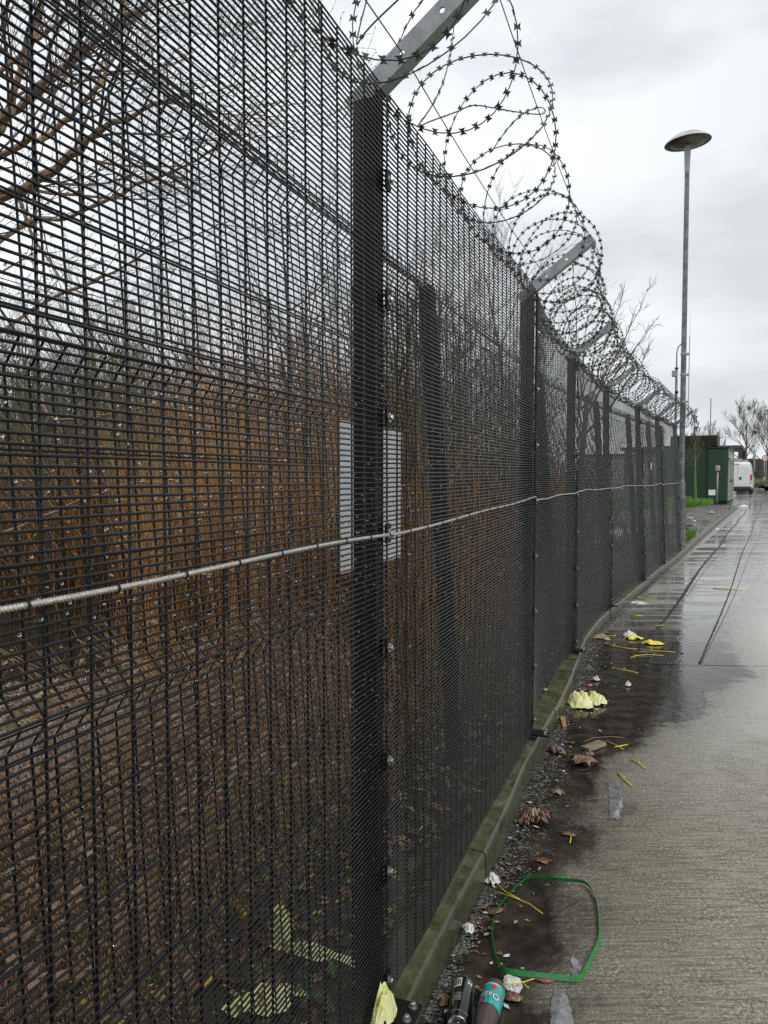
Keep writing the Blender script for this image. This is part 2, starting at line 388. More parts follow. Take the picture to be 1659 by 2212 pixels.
# near slab up to the transverse joint (which runs slightly towards the camera on the right)
slab('concrete_slab', kx, lambda Y: 9.0, -3, 5.976, 90, .06, pw=1.35, skew=-.06)
trans = lambda X: 5.955 - .06 * (X - 2.2)
DX0, DX1 = lambda Y: 2.231 + .535 * (Y - 6.04), lambda Y: 2.447 + .535 * (Y - 6.0)     # the drain cover
slab('concrete_slab', kx, lambda Y: DX0(Y) - .008, 5.985, 6.42, 14, .06, skew=-.06)
slab('concrete_slab', lambda Y: DX1(Y) + .008, lambda Y: j2(Y) - g, 5.985, 6.42, 8, .06, skew=-.06)
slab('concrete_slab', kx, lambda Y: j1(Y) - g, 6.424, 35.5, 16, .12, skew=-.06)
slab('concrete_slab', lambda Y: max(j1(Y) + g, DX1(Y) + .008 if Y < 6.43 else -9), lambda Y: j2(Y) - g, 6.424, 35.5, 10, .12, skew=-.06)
ys = [5.985, 11.5, 17.2, 23.0, 29.0, 35.5, 42, 50, 60, 76]
for a, b_ in zip(ys, ys[1:]):
    slab('concrete_slab', lambda Y: j2(Y) + g, lambda Y: j2(Y) + 14, a + .008, b_ - .008, 24, .25 if a < 20 else 1, skew=-.06)
ys2 = [35.5, 42, 50, 60, 76]
for a, b_ in zip(ys2, ys2[1:]):
    slab('concrete_slab', lambda Y: j1(Y) + g, lambda Y: j2(Y) - g, a + .01, b_ - .01, 4, 1, skew=-.06)
    slab('concrete_slab', lambda Y: j1(Y) - 6.5, lambda Y: j1(Y) - g, a + .01, b_ - .01, 6, 1, skew=-.06)
mb = MB()   # dark bedding seen in the joints
for i in range(-6, 160):
    a, b_ = i * .5, i * .5 + .5
    mb.quad((kerbx(a) - .05, a, hz(a) - .012), (j2(a) + 15, a, hz(a) - .012), (j2(b_) + 15, b_, hz(b_) - .012), (kerbx(b_) - .05, b_, hz(b_) - .012))
mb.build('road_bedding', M['bed'], parent=road)
def seam(fn, y0, y1, w, step=.05, name='joint_sealant'):
    mb = MB(); Y = y0; pr = None
    while Y < y1:
        x = fn(Y); wl_, wr = w * rnd.uniform(.55, 1.3), w * rnd.uniform(.55, 1.3)
        cur = ((x - wl_, Y, hz(Y) + .001), (x, Y, hz(Y) + rnd.uniform(.001, .008)), (x + wr, Y, hz(Y) + .001))
        if pr: mb.quad(pr[0], pr[1], cur[1], cur[0]); mb.quad(pr[1], pr[2], cur[2], cur[1])
        pr = cur; Y += step * (1 + max(0, Y - 12) * .08)
    return mb.build(name, M['seal'], parent=road)
seam(j1, 6.5, 74, .024); seam(j2, 6.0, 74, .011)

# kerb stones
kerb = empty('kerb', kind='structure')
acc = 0; seg = [KL[0]]; stones = []
for a, b_ in zip(KL, KL[1:]):
    seg.append(b_); acc += (b_ - a).length
    if acc >= .905: stones.append(seg); seg = [b_]; acc = 0
if len(seg) > 2: stones.append(seg)
PROF = [(0.006, -.06, 0), (0.003, .02, 0), (.001, .092, 0), (-.003, .104, 1), (-.012, .111, 1), (-.13, .113, 1), (-.136, .105, 1), (-.137, -.03, 0)]
for st in stones:
    L = []
    idx = [0] + [i for i in range(1, len(st) - 1) if i % 3 == 0] + [len(st) - 1]
    pts = [st[i] for i in idx]
    t0 = (pts[1] - pts[0]).normalized(); t1 = (pts[-1] - pts[-2]).normalized()
    pts[0] = pts[0] + t0 * .004; pts[-1] = pts[-1] - t1 * .004
    dz = rnd.uniform(-.003, .003); dn = rnd.uniform(-.003, .003)
    mb = MB(); ns = len(PROF)
    for i, p in enumerate(pts):
        t = (pts[min(i + 1, len(pts) - 1)] - pts[max(i - 1, 0)]).normalized(); nn = Vector((t.y, -t.x))
        for (o_, z, k) in PROF:
            q = p + nn * (o_ + dn); mb.v.append((q.x, q.y, z + hz(p.y) + dz))
    for i in range(len(pts) - 1):
        for k in range(ns - 1):
            a = i * ns + k
            mb.f.append((a, a + ns, a + ns + 1, a + 1)); mb.m.append(0 if k == 3 else (1 if k >= 4 and pts[0].y < 16 else 0))
    mb.f.append(tuple(range(ns))); mb.m.append(0); mb.f.append(tuple((len(pts) - 1) * ns + k for k in reversed(range(ns)))); mb.m.append(0)
    o = mb.build('kerb_stone', [M['kerb'], M['kerbtop'], M['kerbedge']], parent=kerb)

# ------------------------------------------------------------------ soil behind the fences, path, pond, verge
def sheet(name, fx0, fx1, ylist, nx, zf, material, **kw):
    mb = MB(); mb.smooth = True; n = nx + 1
    for Y in ylist:
        a, b_ = fx0(Y), fx1(Y)
        for k in range(n):
            X = a + (b_ - a) * k / nx; mb.v.append((X, Y, zf(X, Y)))
    for i in range(len(ylist) - 1):
        for k in range(nx):
            q = i * n + k; mb.f.append((q, q + 1, q + n + 1, q + n)); mb.m.append(0)
    return mb.build(name, material, **kw)
def nz(x, y, s, a): return a * mn.noise(Vector((x * s, y * s, 3.3)))
def pond_dip(X, Y): return max(0, 1 - ((X + 3.9) / 2.3) ** 2 - ((Y - 6.3) / 1.3) ** 2)
soilz = lambda X, Y: hz(Y) + .075 + nz(X, Y, 2.2, .025) + nz(X, Y, 9, .012) - .16 * min(1, pond_dip(X, Y) * 2)
yl = [-2 + .12 * i for i in range(0, 134)] + [14.2 + .8 * i for i in range(30)]
sheet('soil', lambda Y: kerbx(Y) - 7.5, lambda Y: kerbx(Y) - .137, [y for y in yl if y < 14.9], 60, soilz, M['soil'], kind='structure')
sheet('rough_ground', lambda Y: kerbx(Y) - 60, lambda Y: kerbx(Y) - 7.45, [-6 + i * 1.0 for i in range(0, 70)], 40, lambda X, Y: hz(Y) + .07 + nz(X, Y, .35, .15), M['soil'], kind='structure')
mb = MB(); mb.prism([(-3.9 + 2.25 * math.cos(t / 24 * 6.283) * (1 + .1 * math.sin(t * 2.1)), 6.3 + 1.25 * math.sin(t / 24 * 6.283)) for t in range(24)], .0, .045)
mb.build('pond_water', M['water'], kind='structure')
def backx(Y): return .398 * (Y - 1.921) + .011 - .44 if Y < 6 else backx(5.99) + (kerbx(Y) - kerbx(5.99)) - .0
mb = MB(); pr = None
for i in range(60):
    Y = -1 + i * .3; c = backx(Y) - 2.05; cur = ((c - .55 + nz(c, Y, 2, .12), Y, soilz(c - .5, Y) + .02), (c, Y, .125 + hz(Y)), (c + .5 + nz(c, Y + 5, 2, .12), Y, soilz(c + .5, Y) + .02))
    if pr: mb.quad(pr[0], pr[1], cur[1], cur[0]); mb.quad(pr[1], pr[2], cur[2], cur[1])
    pr = cur
mb.build('path', M['tarp'], kind='structure')

def vz(X, Y):
    u = X - kerbx(Y)
    mud = max(0, min(1, (Y - 17) / 2)) * max(0, min(1, (33 - Y) / 2))
    pud = max(0, 1 - ((Y - 20.5) / 3.2) ** 2) * max(0, min(1, (-u - .3) / .6))
    return hz(Y) + .095 + mud * (nz(X, Y, 1.1, .1) + nz(X, Y, 4, .12)) - pud * .16 + (.1 if Y > 30 and u < -2.5 else 0) * min(1, (Y - 30) / 3)
sheet('verge', lambda Y: kerbx(Y) - 7.5, lambda Y: kerbx(Y) - .137, [14.86 + .15 * i for i in range(137)], 50, vz, M['verge'], kind='structure')
mb = MB(); c = (7.9, 20.3)
mb.prism([(kerbx(20.5 + 3.0 * math.sin(t / 30 * 6.283)) - 2.0 + 1.75 * math.cos(t / 30 * 6.283) * (1 + .08 * math.sin(t * 1.7)), 20.5 + 3.0 * math.sin(t / 30 * 6.283)) for t in range(30)], .02, .165)
mb.build('verge_puddle', M['water'], kind='structure')
slab('yard_concrete', lambda Y: j1(Y) - 30, lambda Y: j1(Y) - 6.52, 35.5, 76, 12, 2, skew=-.06)

# puddles lying on the near slab, sky reflection put into their colour
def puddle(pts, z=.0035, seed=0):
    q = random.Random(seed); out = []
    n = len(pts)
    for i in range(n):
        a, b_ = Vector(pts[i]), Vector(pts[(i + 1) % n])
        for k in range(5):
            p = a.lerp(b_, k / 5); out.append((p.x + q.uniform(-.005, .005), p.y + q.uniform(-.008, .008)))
    mb = MB(); mb.prism(out, .0005, z); return mb.build('puddle', M['film_sky'], kind='structure')
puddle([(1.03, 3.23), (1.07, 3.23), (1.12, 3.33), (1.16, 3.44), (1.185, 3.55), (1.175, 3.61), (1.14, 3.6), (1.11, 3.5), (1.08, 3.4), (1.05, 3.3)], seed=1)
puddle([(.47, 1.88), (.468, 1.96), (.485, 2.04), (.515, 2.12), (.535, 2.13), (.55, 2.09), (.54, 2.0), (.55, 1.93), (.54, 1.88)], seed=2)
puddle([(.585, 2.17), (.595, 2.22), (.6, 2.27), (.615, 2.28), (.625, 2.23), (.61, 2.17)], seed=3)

# drain cover
dr = empty('drain_cover', (2.44, 6.22, 0), label='black square iron drain cover with raised studs beside the transverse slab joint', category='drain cover')
a, b_, c, d = [Vector((x - 2.44, y - 6.22, 0)) for x, y in ((2.238, 6.035), (2.442, 5.995), (2.655, 6.405), (2.452, 6.435))]
mb = MB()
for s_, e_ in ((a, b_), (b_, c), (c, d), (d, a)):
    mb.tube([s_ + Vector((0, 0, -.002)), e_ + Vector((0, 0, -.002))], .009, 4)
mb.build('frame', M['iron'], dr)
mb = MB(); mb.prism([(p.x, p.y) for p in (a, b_, c, d)], -.03, -.008); mb.build('plate', M['iron'], dr)
mb = MB()
for i in range(9):
    for k in range(6):
        u, v = (i + .6) / 9.2, (k + .6) / 6.2
        p = a.lerp(b_, v).lerp(d.lerp(c, v), u)
        mb.box((p.x, p.y, -.004), (.024, .02, .010), rot=Matrix.Rotation(R(-27), 3, 'Z'))
mb.build('stud', M['iron'], dr, kind='stuff')

# ------------------------------------------------------------------ front security fence
POST = [(-.80, -.12, .125, 2.545), (.011, 1.921, .127, 2.547), (.834, 3.987, .151, 2.571), (1.592, 5.968, .142, 2.562), (2.537, 8.073, .142, 2.562),
        (3.626, 10.106, .154, 2.574), (4.62, 11.979, .172, 2.592), (5.73, 14.03, .199, 2.619)]
LEAN = [0, 0, 0, .005, .02, .045, .06, .055]
fence = empty('security_fence', (POST[1][0], POST[1][1], .12), label='tall black fine wire mesh security fence following the kerb', category='fence')
fo = Vector(fence.location)
def fl(o):   # keep world placement under the parent empty
    o.location = -fo; return o
def ppt(i, z):
    x, y, zb, zt = POST[i]; k = (z - zb) / (zt - zb) - .5
    n_ = pn(i); return Vector((x, y, z)) - Vector((n_.x, n_.y, 0)) * (k * 2 * LEAN[i])
def pd(i):
    a = POST[max(i - 1, 0)]; b_ = POST[min(i + 1, len(POST) - 1)]
    return Vector((b_[0] - a[0], b_[1] - a[1], 0)).normalized()
def pn(i):
    d = pd(i); return Vector((d.y, -d.x, 0))
def panel_pt(i, u, w):      # u along, w up (0..1); panels bow slightly between the posts
    a0, a1 = ppt(i, POST[i][2]), ppt(i, POST[i][3]); b0, b1 = ppt(i + 1, POST[i + 1][2]), ppt(i + 1, POST[i + 1][3])
    p = a0.lerp(a1, w).lerp(b0.lerp(b1, w), u)
    d = (b0 - a0).normalized(); n_ = Vector((d.y, -d.x, 0))
    bow = 4 * u * (1 - u)
    amp = [0, .004, -.055, -.03, -.03, -.02, -.02][i]
    wave = .012 * math.sin(w * 7 + i) * math.sin(u * 6.28 + i * 2)
    return p + n_ * (amp * bow * (1.2 - .5 * w) + (wave * bow if i >= 1 else 0))
NH = 190
def hwire(mb, i, k, sides, seg, r):
    w = k / NH; pts = []
    ov = .02
    q = random.Random(i * 1000 + k)
    ph = q.uniform(0, 6)
    for s_ in range(seg + 1):
        u = -ov + (1 + ov * 1.1) * s_ / seg
        p = panel_pt(i, u, w); p.z += .0006 * math.sin(u * 40 + ph); pts.append(p)
    mb.tube(pts, r, sides)
def vwires(mb, i, sides, seg, r):
    L = (ppt(i + 1, 1) - ppt(i, 1)).length; nv = int(round(L / .0762))
    for k in range(nv + 1):
        pts = []
        for s_ in range(seg + 1):
            p = panel_pt(i, k / nv, s_ / seg)
            a0, b0 = ppt(i, 1), ppt(i + 1, 1); d = (b0 - a0).normalized(); p -= Vector((d.y, -d.x, 0)) * .0036
            pts.append(p)
        mb.tube(pts, r, sides)
# nearest panel: every horizontal wire is a piece of its own
mb = MB(); vwires(mb, 0, 6, 2, .0024)
p0 = fl(mb.build('mesh_panel', M['wire'], fence, smooth=True))
for k in range(NH + 1):
    mb = MB(); hwire(mb, 0, k, 6, 8, .0022); mb.build('wire', M['wire'], p0, smooth=True)
for i in range(1, 7):
    mb = MB(); s_ = 6 if i == 1 else 4
    vwires(mb, i, s_, 8 if i > 1 else 4, .0025)
    for k in range(NH + 1): hwire(mb, i, k, s_, 12 if i > 1 else 6, .0022 if i < 2 else .0024)
    fl(mb.build('mesh_panel', M['wire'], fence, smooth=True))
# posts with bolts, base plates, bracket arms
def plate_holes(mb, L, Wd, T, holes, r, F):
    """steel bar of length L along local x with round holes; F maps local (x, y, z) to world"""
    xs = [0]; 
    for h in holes: xs += [h - Wd / 2, h + Wd / 2]
    xs.append(L)
    for side in (0, 1):
        z = T / 2 * (1 if side else -1)
        for k in range(0, len(xs) - 1, 2):
            mb.quad(*[F(x, y, z) for x, y in ((xs[k], -Wd / 2), (xs[k + 1], -Wd / 2), (xs[k + 1], Wd / 2), (xs[k], Wd / 2))])
        for h in holes:
            o_ = [(h + Wd / 2 * sx, Wd / 2 * sy) for sx, sy in ((1, 0), (1, 1), (0, 1), (-1, 1), (-1, 0), (-1, -1), (0, -1), (1, -1))]
            c_ = [(h + r * math.cos(t * math.pi / 4), r * math.sin(t * math.pi / 4)) for t in range(8)]
            for t in range(8):
                t2 = (t + 1) % 8
                mb.quad(F(*o_[t], z), F(*o_[t2], z), F(*c_[t2], z), F(*c_[t], z))
    for h in holes:
        c_ = [(h + r * math.cos(t * math.pi / 4), r * math.sin(t * math.pi / 4)) for t in range(8)]
        for t in range(8):
            t2 = (t + 1) % 8; mb.quad(F(*c_[t], -T / 2), F(*c_[t2], -T / 2), F(*c_[t2], T / 2), F(*c_[t], T / 2))
    for y in (-Wd / 2, Wd / 2): mb.quad(F(0, y, -T / 2), F(L, y, -T / 2), F(L, y, T / 2), F(0, y, T / 2))
    for x in (0, L): mb.quad(F(x, -Wd / 2, -T / 2), F(x, Wd / 2, -T / 2), F(x, Wd / 2, T / 2), F(x, -Wd / 2, T / 2))
bolt_mb = MB()
bolt_mb.lathe([(0, .0), (.013, 0), (.013, .003), (.0075, .003), (.0075, .009), (.005, .012), (0, .012)], 8)
bolt_me = bolt_mb.mesh('bolt', M['bolt'])
clip_mb = MB(); clip_mb.box((0, 0, 0), (.03, .05, .006)); clip_me = clip_mb.mesh('clamp_plate', M['post'])
ARM_L = .385
AU = R(37)
armtips = []
for i in range(len(POST)):
    x, y, zb, zt = POST[i]; d = pd(i); n_ = pn(i)
    rot = Matrix((d, n_, Vector((0, 0, 1)))).transposed()
    top = ppt(i, zt); bot = ppt(i, zb); ax = (top - bot).normalized()
    c = (top + bot) / 2 - d * .03 - n_ * (.008 + .036) + Vector((0, 0, -.02))
    mb = MB(); mb.box((0, 0, 0), (.055, .066, (top - bot).length - .01))
    zl = ax; yl2 = (n_ - ax * n_.dot(ax)).normalized(); xl = yl2.cross(zl)
    Rm = Matrix((xl, yl2, zl)).transposed()
    po = mb.build('post', M['post'], fence, bevel=.004)
    po.rotation_euler = Rm.to_euler(); po.location = c - fo
    inv = Rm.inverted()
    for k in range(8):
        z = zb + .06 + k * .305
        w = (z - zb) / (zt - zb)
        p = ppt(i, z) - d * .012 + n_ * .004
        loc = inv @ (p - c)
        for me_, nm, off in ((clip_me, 'clamp_plate', 0), (bolt_me, 'bolt', .003)):
            o = bpy.data.objects.new(nm, me_); COL.objects.link(o); o.parent = po; o.location = loc + Vector((0, off, 0)); o.rotation_euler = (R(-90), 0, 0)
    # base plate with two bolts, resting on the kerb haunch
    mb = MB(); mb.box((0, .02, 0), (.09, .22, .01)); bp_ = mb.build('base_plate', M['post'], po, bevel=.002)
    bp_.location = inv @ (Vector((x, y, max(zb - .008, 0))) - d * .03 - n_ * (.035) - c); 
    for sx in (-.025, .025):
        o = bpy.data.objects.new('bolt', bolt_me); COL.objects.link(o); o.parent = po; o.location = bp_.location + Vector((sx, .11, .004)); o.scale = (1, 1, 1.5)
    # galvanised bracket arm: angle iron leaning out over the road
    a_dir = (n_ * math.cos(AU) + Vector((0, 0, 1)) * math.sin(AU)).normalized(); b_dir = a_dir.cross(d).normalized()
    if b_dir.z < 0: b_dir = -b_dir
    org = top - d * .055 - n_ * .085 + Vector((0, 0, -.045))
    F = lambda X, Y, Z, org=org, a_dir=a_dir, b_dir=b_dir, d=d: tuple(org + a_dir * X + b_dir * Y + d * Z)
    mb = MB(); plate_holes(mb, ARM_L + .09, .05, .005, (.18, .31, .45), .0075, F)
    q0 = org - b_dir * .0225
    mb.box(tuple(q0 + a_dir * (ARM_L + .09) / 2 + d * .0225), (.04, ARM_L + .09, .005), rot=Matrix((d, a_dir, b_dir)).transposed())
    fl(mb.build('bracket_arm', M['galv'], fence))
    armtips.append(org + a_dir * (ARM_L + .07))

# concrete haunch under the fence is the kerb itself; moss and soil fill the rest.
# raindrops hanging from the wires
mb = MB(); q = random.Random(5)
def drop(mb, p, r):
    i = len(mb.v); p = Vector(p)
    ring = [(math.cos(t * math.pi / 3), math.sin(t * math.pi / 3)) for t in range(6)]
    mb.v.append(tuple(p + Vector((0, 0, r * .9))))
    for zz, rr in ((.35, .75), (-.35, .95), (-.85, .5)):
        for cx, cy in ring: mb.v.append((p.x + cx * r * rr, p.y + cy * r * rr, p.z + r * zz))
    mb.v.append(tuple(p - Vector((0, 0, r * 1.05))))
    for t in range(6):
        t2 = (t + 1) % 6
        mb.f.append((i, i + 1 + t, i + 1 + t2)); mb.m.append(0)
        for k in (0, 1):
            mb.f.append((i + 1 + k * 6 + t, i + 7 + k * 6 + t, i + 7 + k * 6 + t2, i + 1 + k * 6 + t2)); mb.m.append(0)
        mb.f.append((i + 19, i + 13 + t2, i + 13 + t)); mb.m.append(0)
for _ in range(1500):
    u = q.uniform(.42, 1) if q.random() < .7 else q.uniform(0, 1); i_ = 0 if q.random() < .72 else 1
    if i_ == 1: u = q.uniform(0, .9)
    k = int(q.triangular(10, 150, 90)); p = panel_pt(i_, u, k / NH) - Vector((0, 0, .0038))
    drop(mb, p, q.uniform(.0016, .0031))
fl(mb.build('raindrops', M['drop'], fence, smooth=True, kind='stuff'))

# armoured cable tied along the mesh
cab = empty('armoured_cable', (POST[1][0], POST[1][1], 1.4), label='thin silver spiral cable tied along the mesh fence at waist height', category='cable')
co = Vector(cab.location)
def cabz(Y): 
    P = ((-1, 1.405), (.8, 1.407), (1.92, 1.402), (3.99, 1.428), (5.97, 1.447), (8.1, 1.452), (14.1, 1.46))
    for (a, za), (b2, zb) in zip(P, P[1:]):
        if Y <= b2: return za + (zb - za) * (Y - a) / (b2 - a)
    return 1.46
pts = []
for i in range(7):
    for s_ in range(60 if i < 2 else 24):
        u = s_ / (60 if i < 2 else 24)
        p = panel_pt(i, u, .5); z = cabz(p.y) + .004 * math.sin(p.y * 5) + (.004 * math.sin(p.y * 2.2) if p.y > 4 else 0)
        p = panel_pt(i, u, (z - POST[i][2]) / 2.42)
        d = pd(i); pts.append(p + Vector((d.y, -d.x, 0)) * .0085)
mb = MB(); mb.tube([p - co for p in pts], .0040, 8); mb.build('conduit', M['cable'], cab, smooth=True)
# spiral ribs on the near part
mb = MB(); L = 0; nxt = 0
for a, b_ in zip(pts, pts[1:]):
    if a.y > 4.2: break
    t = (b_ - a); ln = t.length; t.normalize(); s1 = t.cross(Vector((0, 0, 1))).normalized(); s2 = s1.cross(t)
    x_ = 0
    while x_ < ln:
        c = a + t * x_ - co
        mb.tube([c + s1 * math.cos(v * 1.0472) * .0041 + s2 * math.sin(v * 1.0472) * .0041 for v in range(6)], .0009, 3, closed=True); x_ += .0055
mb.build('spiral_rib', M['cable'], cab, kind='stuff')
tie_mb = MB(); tie_mb.tube([(0, math.cos(v * .7854) * .0062, math.sin(v * .7854) * .0068) for v in range(8)], .0016, 4, closed=True)
tie_mb.tube([(0, .006, .004), (.006, .02, .016)], .0012, 4); tie_me = tie_mb.mesh('cable_tie', M['tie'])
L = 0; last = -9; k = 0
for a, b_ in zip(pts, pts[1:]):
    L += (b_ - a).length
    if L - last > (.145 if a.y < 4 else .45):
        o = bpy.data.objects.new('cable_tie', tie_me); COL.objects.link(o); o.parent = cab; o.location = a - co - Vector((0, 0, .0))
        t = (b_ - a); o.rotation_euler = (0, 0, math.atan2(t.y, t.x)); last = L; k += 1

# yellow warning plate on the far mesh
p = panel_pt(5, .42, .655); d = Vector((POST[6][0] - POST[5][0], POST[6][1] - POST[5][1], 0)).normalized(); n_ = Vector((d.y, -d.x, 0))
ws = empty('warning_sign', tuple(p + n_ * .012), label='small yellow warning plate with black print fixed on the far mesh', category='sign')
rot = Matrix((d, n_, Vector((0, 0, 1)))).transposed(); ws.rotation_euler = rot.to_euler()
mb = MB(); mb.box((0, 0, 0), (.075, .003, .1)); mb.build('plate', M['yellow'], ws)
mb = MB(); mb.prism([(-.018, .0), (.018, .0), (0, .032)], 0, .001, rot=Matrix.Rotation(R(90), 3, 'X'), off=(0, .0035, .0))
for k in range(3): mb.box((0, .0025, -.012 - k * .009), (.045 - k * .008, .001, .004))
mb.build('print', M['ink'], ws)

# ------------------------------------------------------------------ razor wire
rz = empty('razor_wire', tuple(ppt(1, 2.7)), label='coils of barbed razor wire strung along bracket arms above the mesh fence', category='razor wire')
ro_ = Vector(rz.location)
# the coil's axis
axis = []
ext = [(-1.0, -.6)]
for i in range(7):
    for s_ in range(12):
        u = s_ / 12; p = panel_pt(i, u, 1.0); d = pd(i) if u < .5 else pd(i + 1); n_ = Vector((d.y, -d.x, 0))
        sag = -.05 * 4 * u * (1 - u)
        axis.append(p + n_ * .112 + Vector((0, 0, .135 + sag * .6)))
axis.append(ppt(7, POST[7][3]) + pn(7) * .112 + Vector((0, 0, .135)))
cum = [0]
for a, b_ in zip(axis, axis[1:]): cum.append(cum[-1] + (b_ - a).length)
def axpt(s_):
    s_ = max(0, min(s_, cum[-1] - 1e-4))
    lo, hi = 0, len(cum) - 1
    while hi - lo > 1:
        m_ = (lo + hi) // 2
        if cum[m_] <= s_: lo = m_
        else: hi = m_
    t = (s_ - cum[lo]) / (cum[hi] - cum[lo]); return axis[lo].lerp(axis[hi], t), (axis[hi] - axis[lo]).normalized()
q = random.Random(11)
wire, barb = MB(), MB()
th = 0; path = []; 
# smooth random variation by turn
jr = [q.uniform(-.03, .03) for _ in range(400)]; js = [q.uniform(-.05, .05) for _ in range(400)]; jz = [q.uniform(-.035, .03) for _ in range(400)]
def lerpj(J, x): 
    i = int(x); f = x - i; f = f * f * (3 - 2 * f); return J[i] * (1 - f) + J[i + 1] * f
s_ = .1
while True:
    turns = th / (2 * math.pi)
    pitch = .25 if s_ < 4.4 else .15
    s_ += pitch * R(12) / (2 * math.pi)
    if s_ > cum[-1] - .02: break
    off = .07 * math.sin(1.5 * th) + lerpj(js, turns * 2)
    c, t = axpt(s_ + off); sd_ = t.cross(Vector((0, 0, 1))).normalized(); up = sd_.cross(t)
    r = .215 + lerpj(jr, turns * 1.7)
    path.append(c + sd_ * math.cos(th) * r * .98 + up * (math.sin(th) * r + lerpj(jz, turns))); th += R(12)
def add_wire(pts, r=.0021, barbs=True, spacing=.038, sides=4, bscale=1.0, wm=None, bm_=None):
    wm = wm or wire; bm_ = bm_ or barb
    wm.tube([p - ro_ for p in pts], r, sides)
    if not barbs: return
    nxt = spacing * .5; L = 0
    for k in range(len(pts) - 1):
        a, b_ = pts[k], pts[k + 1]; ln = (b_ - a).length
        while nxt <= L + ln:
            p = a.lerp(b_, (nxt - L) / ln) - ro_; t = (b_ - a).normalized()
            prev = pts[max(k - 2, 0)]; nx2 = pts[min(k + 3, len(pts) - 1)]
            cen = ((prev + nx2) / 2 - (a + b_) / 2)
            nrm = cen.normalized() if cen.length > 1e-5 else t.orthogonal().normalized()
            bn = t.cross(nrm).normalized(); an = q.gauss(0, .35); nrm = nrm * math.cos(an) + bn * math.sin(an); bn = t.cross(nrm)
            w = .0098 * bscale; h = .0098 * bscale
            O = [(-w, h), (0, h * .8), (w, h), (w * .3, 0), (w, -h), (0, -h * .8), (-w, -h), (-w * .3, 0)]
            i = len(bm_.v); bm_.v.append(tuple(p + bn * .0006)); 
            for x_, y_ in O: bm_.v.append(tuple(p + t * x_ + nrm * y_ + bn * (abs(y_) * .12)))
            i2 = len(bm_.v); bm_.v.append(tuple(p - bn * .0006))
            for k2 in range(8):
                bm_.f.append((i, i + 1 + k2, i + 1 + (k2 + 1) % 8)); bm_.m.append(0)
            nxt += spacing
            for k2 in (): pass
        L += ln
add_wire(path)
coil_w = wire.build('coil_wire', M['razor'], rz, smooth=True); coil_b = barb.build('barbs', M['razor'], rz, kind='stuff')
# straight straining wires through the holes of the arms and along the tips
def strain(sel, name='straining_wire'):
    mb = MB(); P = []
    for i in range(len(POST) - 1):
        a, b_ = sel(i), sel(i + 1)
        for k in range(8):
            u = k / 8; P.append(a.lerp(b_, u) - Vector((0, 0, .03 * 4 * u * (1 - u))) - ro_)
    P.append(sel(len(POST) - 1) - ro_)
    mb.tube(P, .0016, 4); mb.build(name, M['razor'], rz, smooth=True)
def armp(i, t):
    d = pd(i); n_ = pn(i); a_dir = (n_ * math.cos(AU) + Vector((0, 0, 1)) * math.sin(AU)).normalized()
    return ppt(i, POST[i][3]) - d * .055 - n_ * .085 + Vector((0, 0, -.045)) + a_dir * t
strain(lambda i: armp(i, .18)); strain(lambda i: armp(i, .45))
# loose bent tails near the first arm
w2, b2 = MB(), MB()
def P3(x, y, Y):   # helper for hand placed wire points: bearing and distance -> world
    u = x - 829.5; v = y - 1106; c_, s2 = math.cos(R(2.6)), math.sin(R(2.6))
    ry, rzz = 1560 * c_ - v * s2, -v * c_ - 1560 * s2; t = Y / ry
    return Vector((u * t, Y, 1.55 + rzz * t))
tails = [[(868, -8, 1.75), (812, 45, 1.8), (785, 75, 1.85), (770, 96, 1.88), (779, 50, 1.9), (790, 8, 1.92), (800, -30, 1.95)],
         [(982, 40, 2.25), (975, 100, 2.2), (960, 170, 2.15), (935, 225, 2.12), (910, 262, 2.1), (903, 274, 2.1), (930, 262, 2.2), (985, 242, 2.3), (1020, 228, 2.35), (1060, 232, 2.45), (1110, 241, 2.55), (1165, 247, 2.65), (1178, 240, 2.75), (1165, 232, 2.8), (1130, 246, 2.85), (1095, 280, 2.9), (1060, 330, 2.95)]]
for k, tl in enumerate(tails):
    pp = [P3(*t) for t in tl]; sm = []
    for i in range(len(pp) - 1):
        a, b_, c, d = pp[max(i - 1, 0)], pp[i], pp[i + 1], pp[min(i + 2, len(pp) - 1)]
        for t in (0, .25, .5, .75): sm.append(.5 * ((2 * b_) + (c - a) * t + (2 * a - 5 * b_ + 4 * c - d) * t * t + (3 * b_ - a - 3 * c + d) * t ** 3))
    sm.append(pp[-1]); add_wire(sm, wm=w2, bm_=b2, bscale=.9, spacing=.036 if k != 0 else .06)
w2.build('loose_wire', M['razor'], rz, smooth=True); b2.build('barbs', M['razor'], rz, kind='stuff')

# ------------------------------------------------------------------ back fence (V-folded welded mesh) 0.4 m behind
bf = empty('back_fence', (backx(3.47), 3.47, .08), label='second black fence of V-folded welded mesh standing just behind the first', category='fence')
bo = Vector(bf.location)
bposts = [-2.5, .55, 3.66, 6.78, 9.2, 11.2, 12.8, 14.2]
BP = [Vector((backx(Y), Y, hz(Y))) for Y in bposts]
folds = [(.02, 0), (.44, 0), (.49, .04), (.54, 0), (1.09, 0), (1.14, .04), (1.19, 0), (1.74, 0), (1.79, .04), (1.84, 0), (2.36, 0), (2.41, .04), (2.46, 0), (2.52, 0)]
hz_list = [.05, .25, .43, .49, .55, .75, .95, 1.08, 1.14, 1.2, 1.4, 1.6, 1.73, 1.79, 1.85, 2.05, 2.25, 2.35, 2.41, 2.47]
def foldoff(z):
    for (a, oa), (b_, ob) in zip(folds, folds[1:]):
        if z <= b_: return oa + (ob - oa) * (z - a) / (b_ - a) if z > a else oa
    return 0
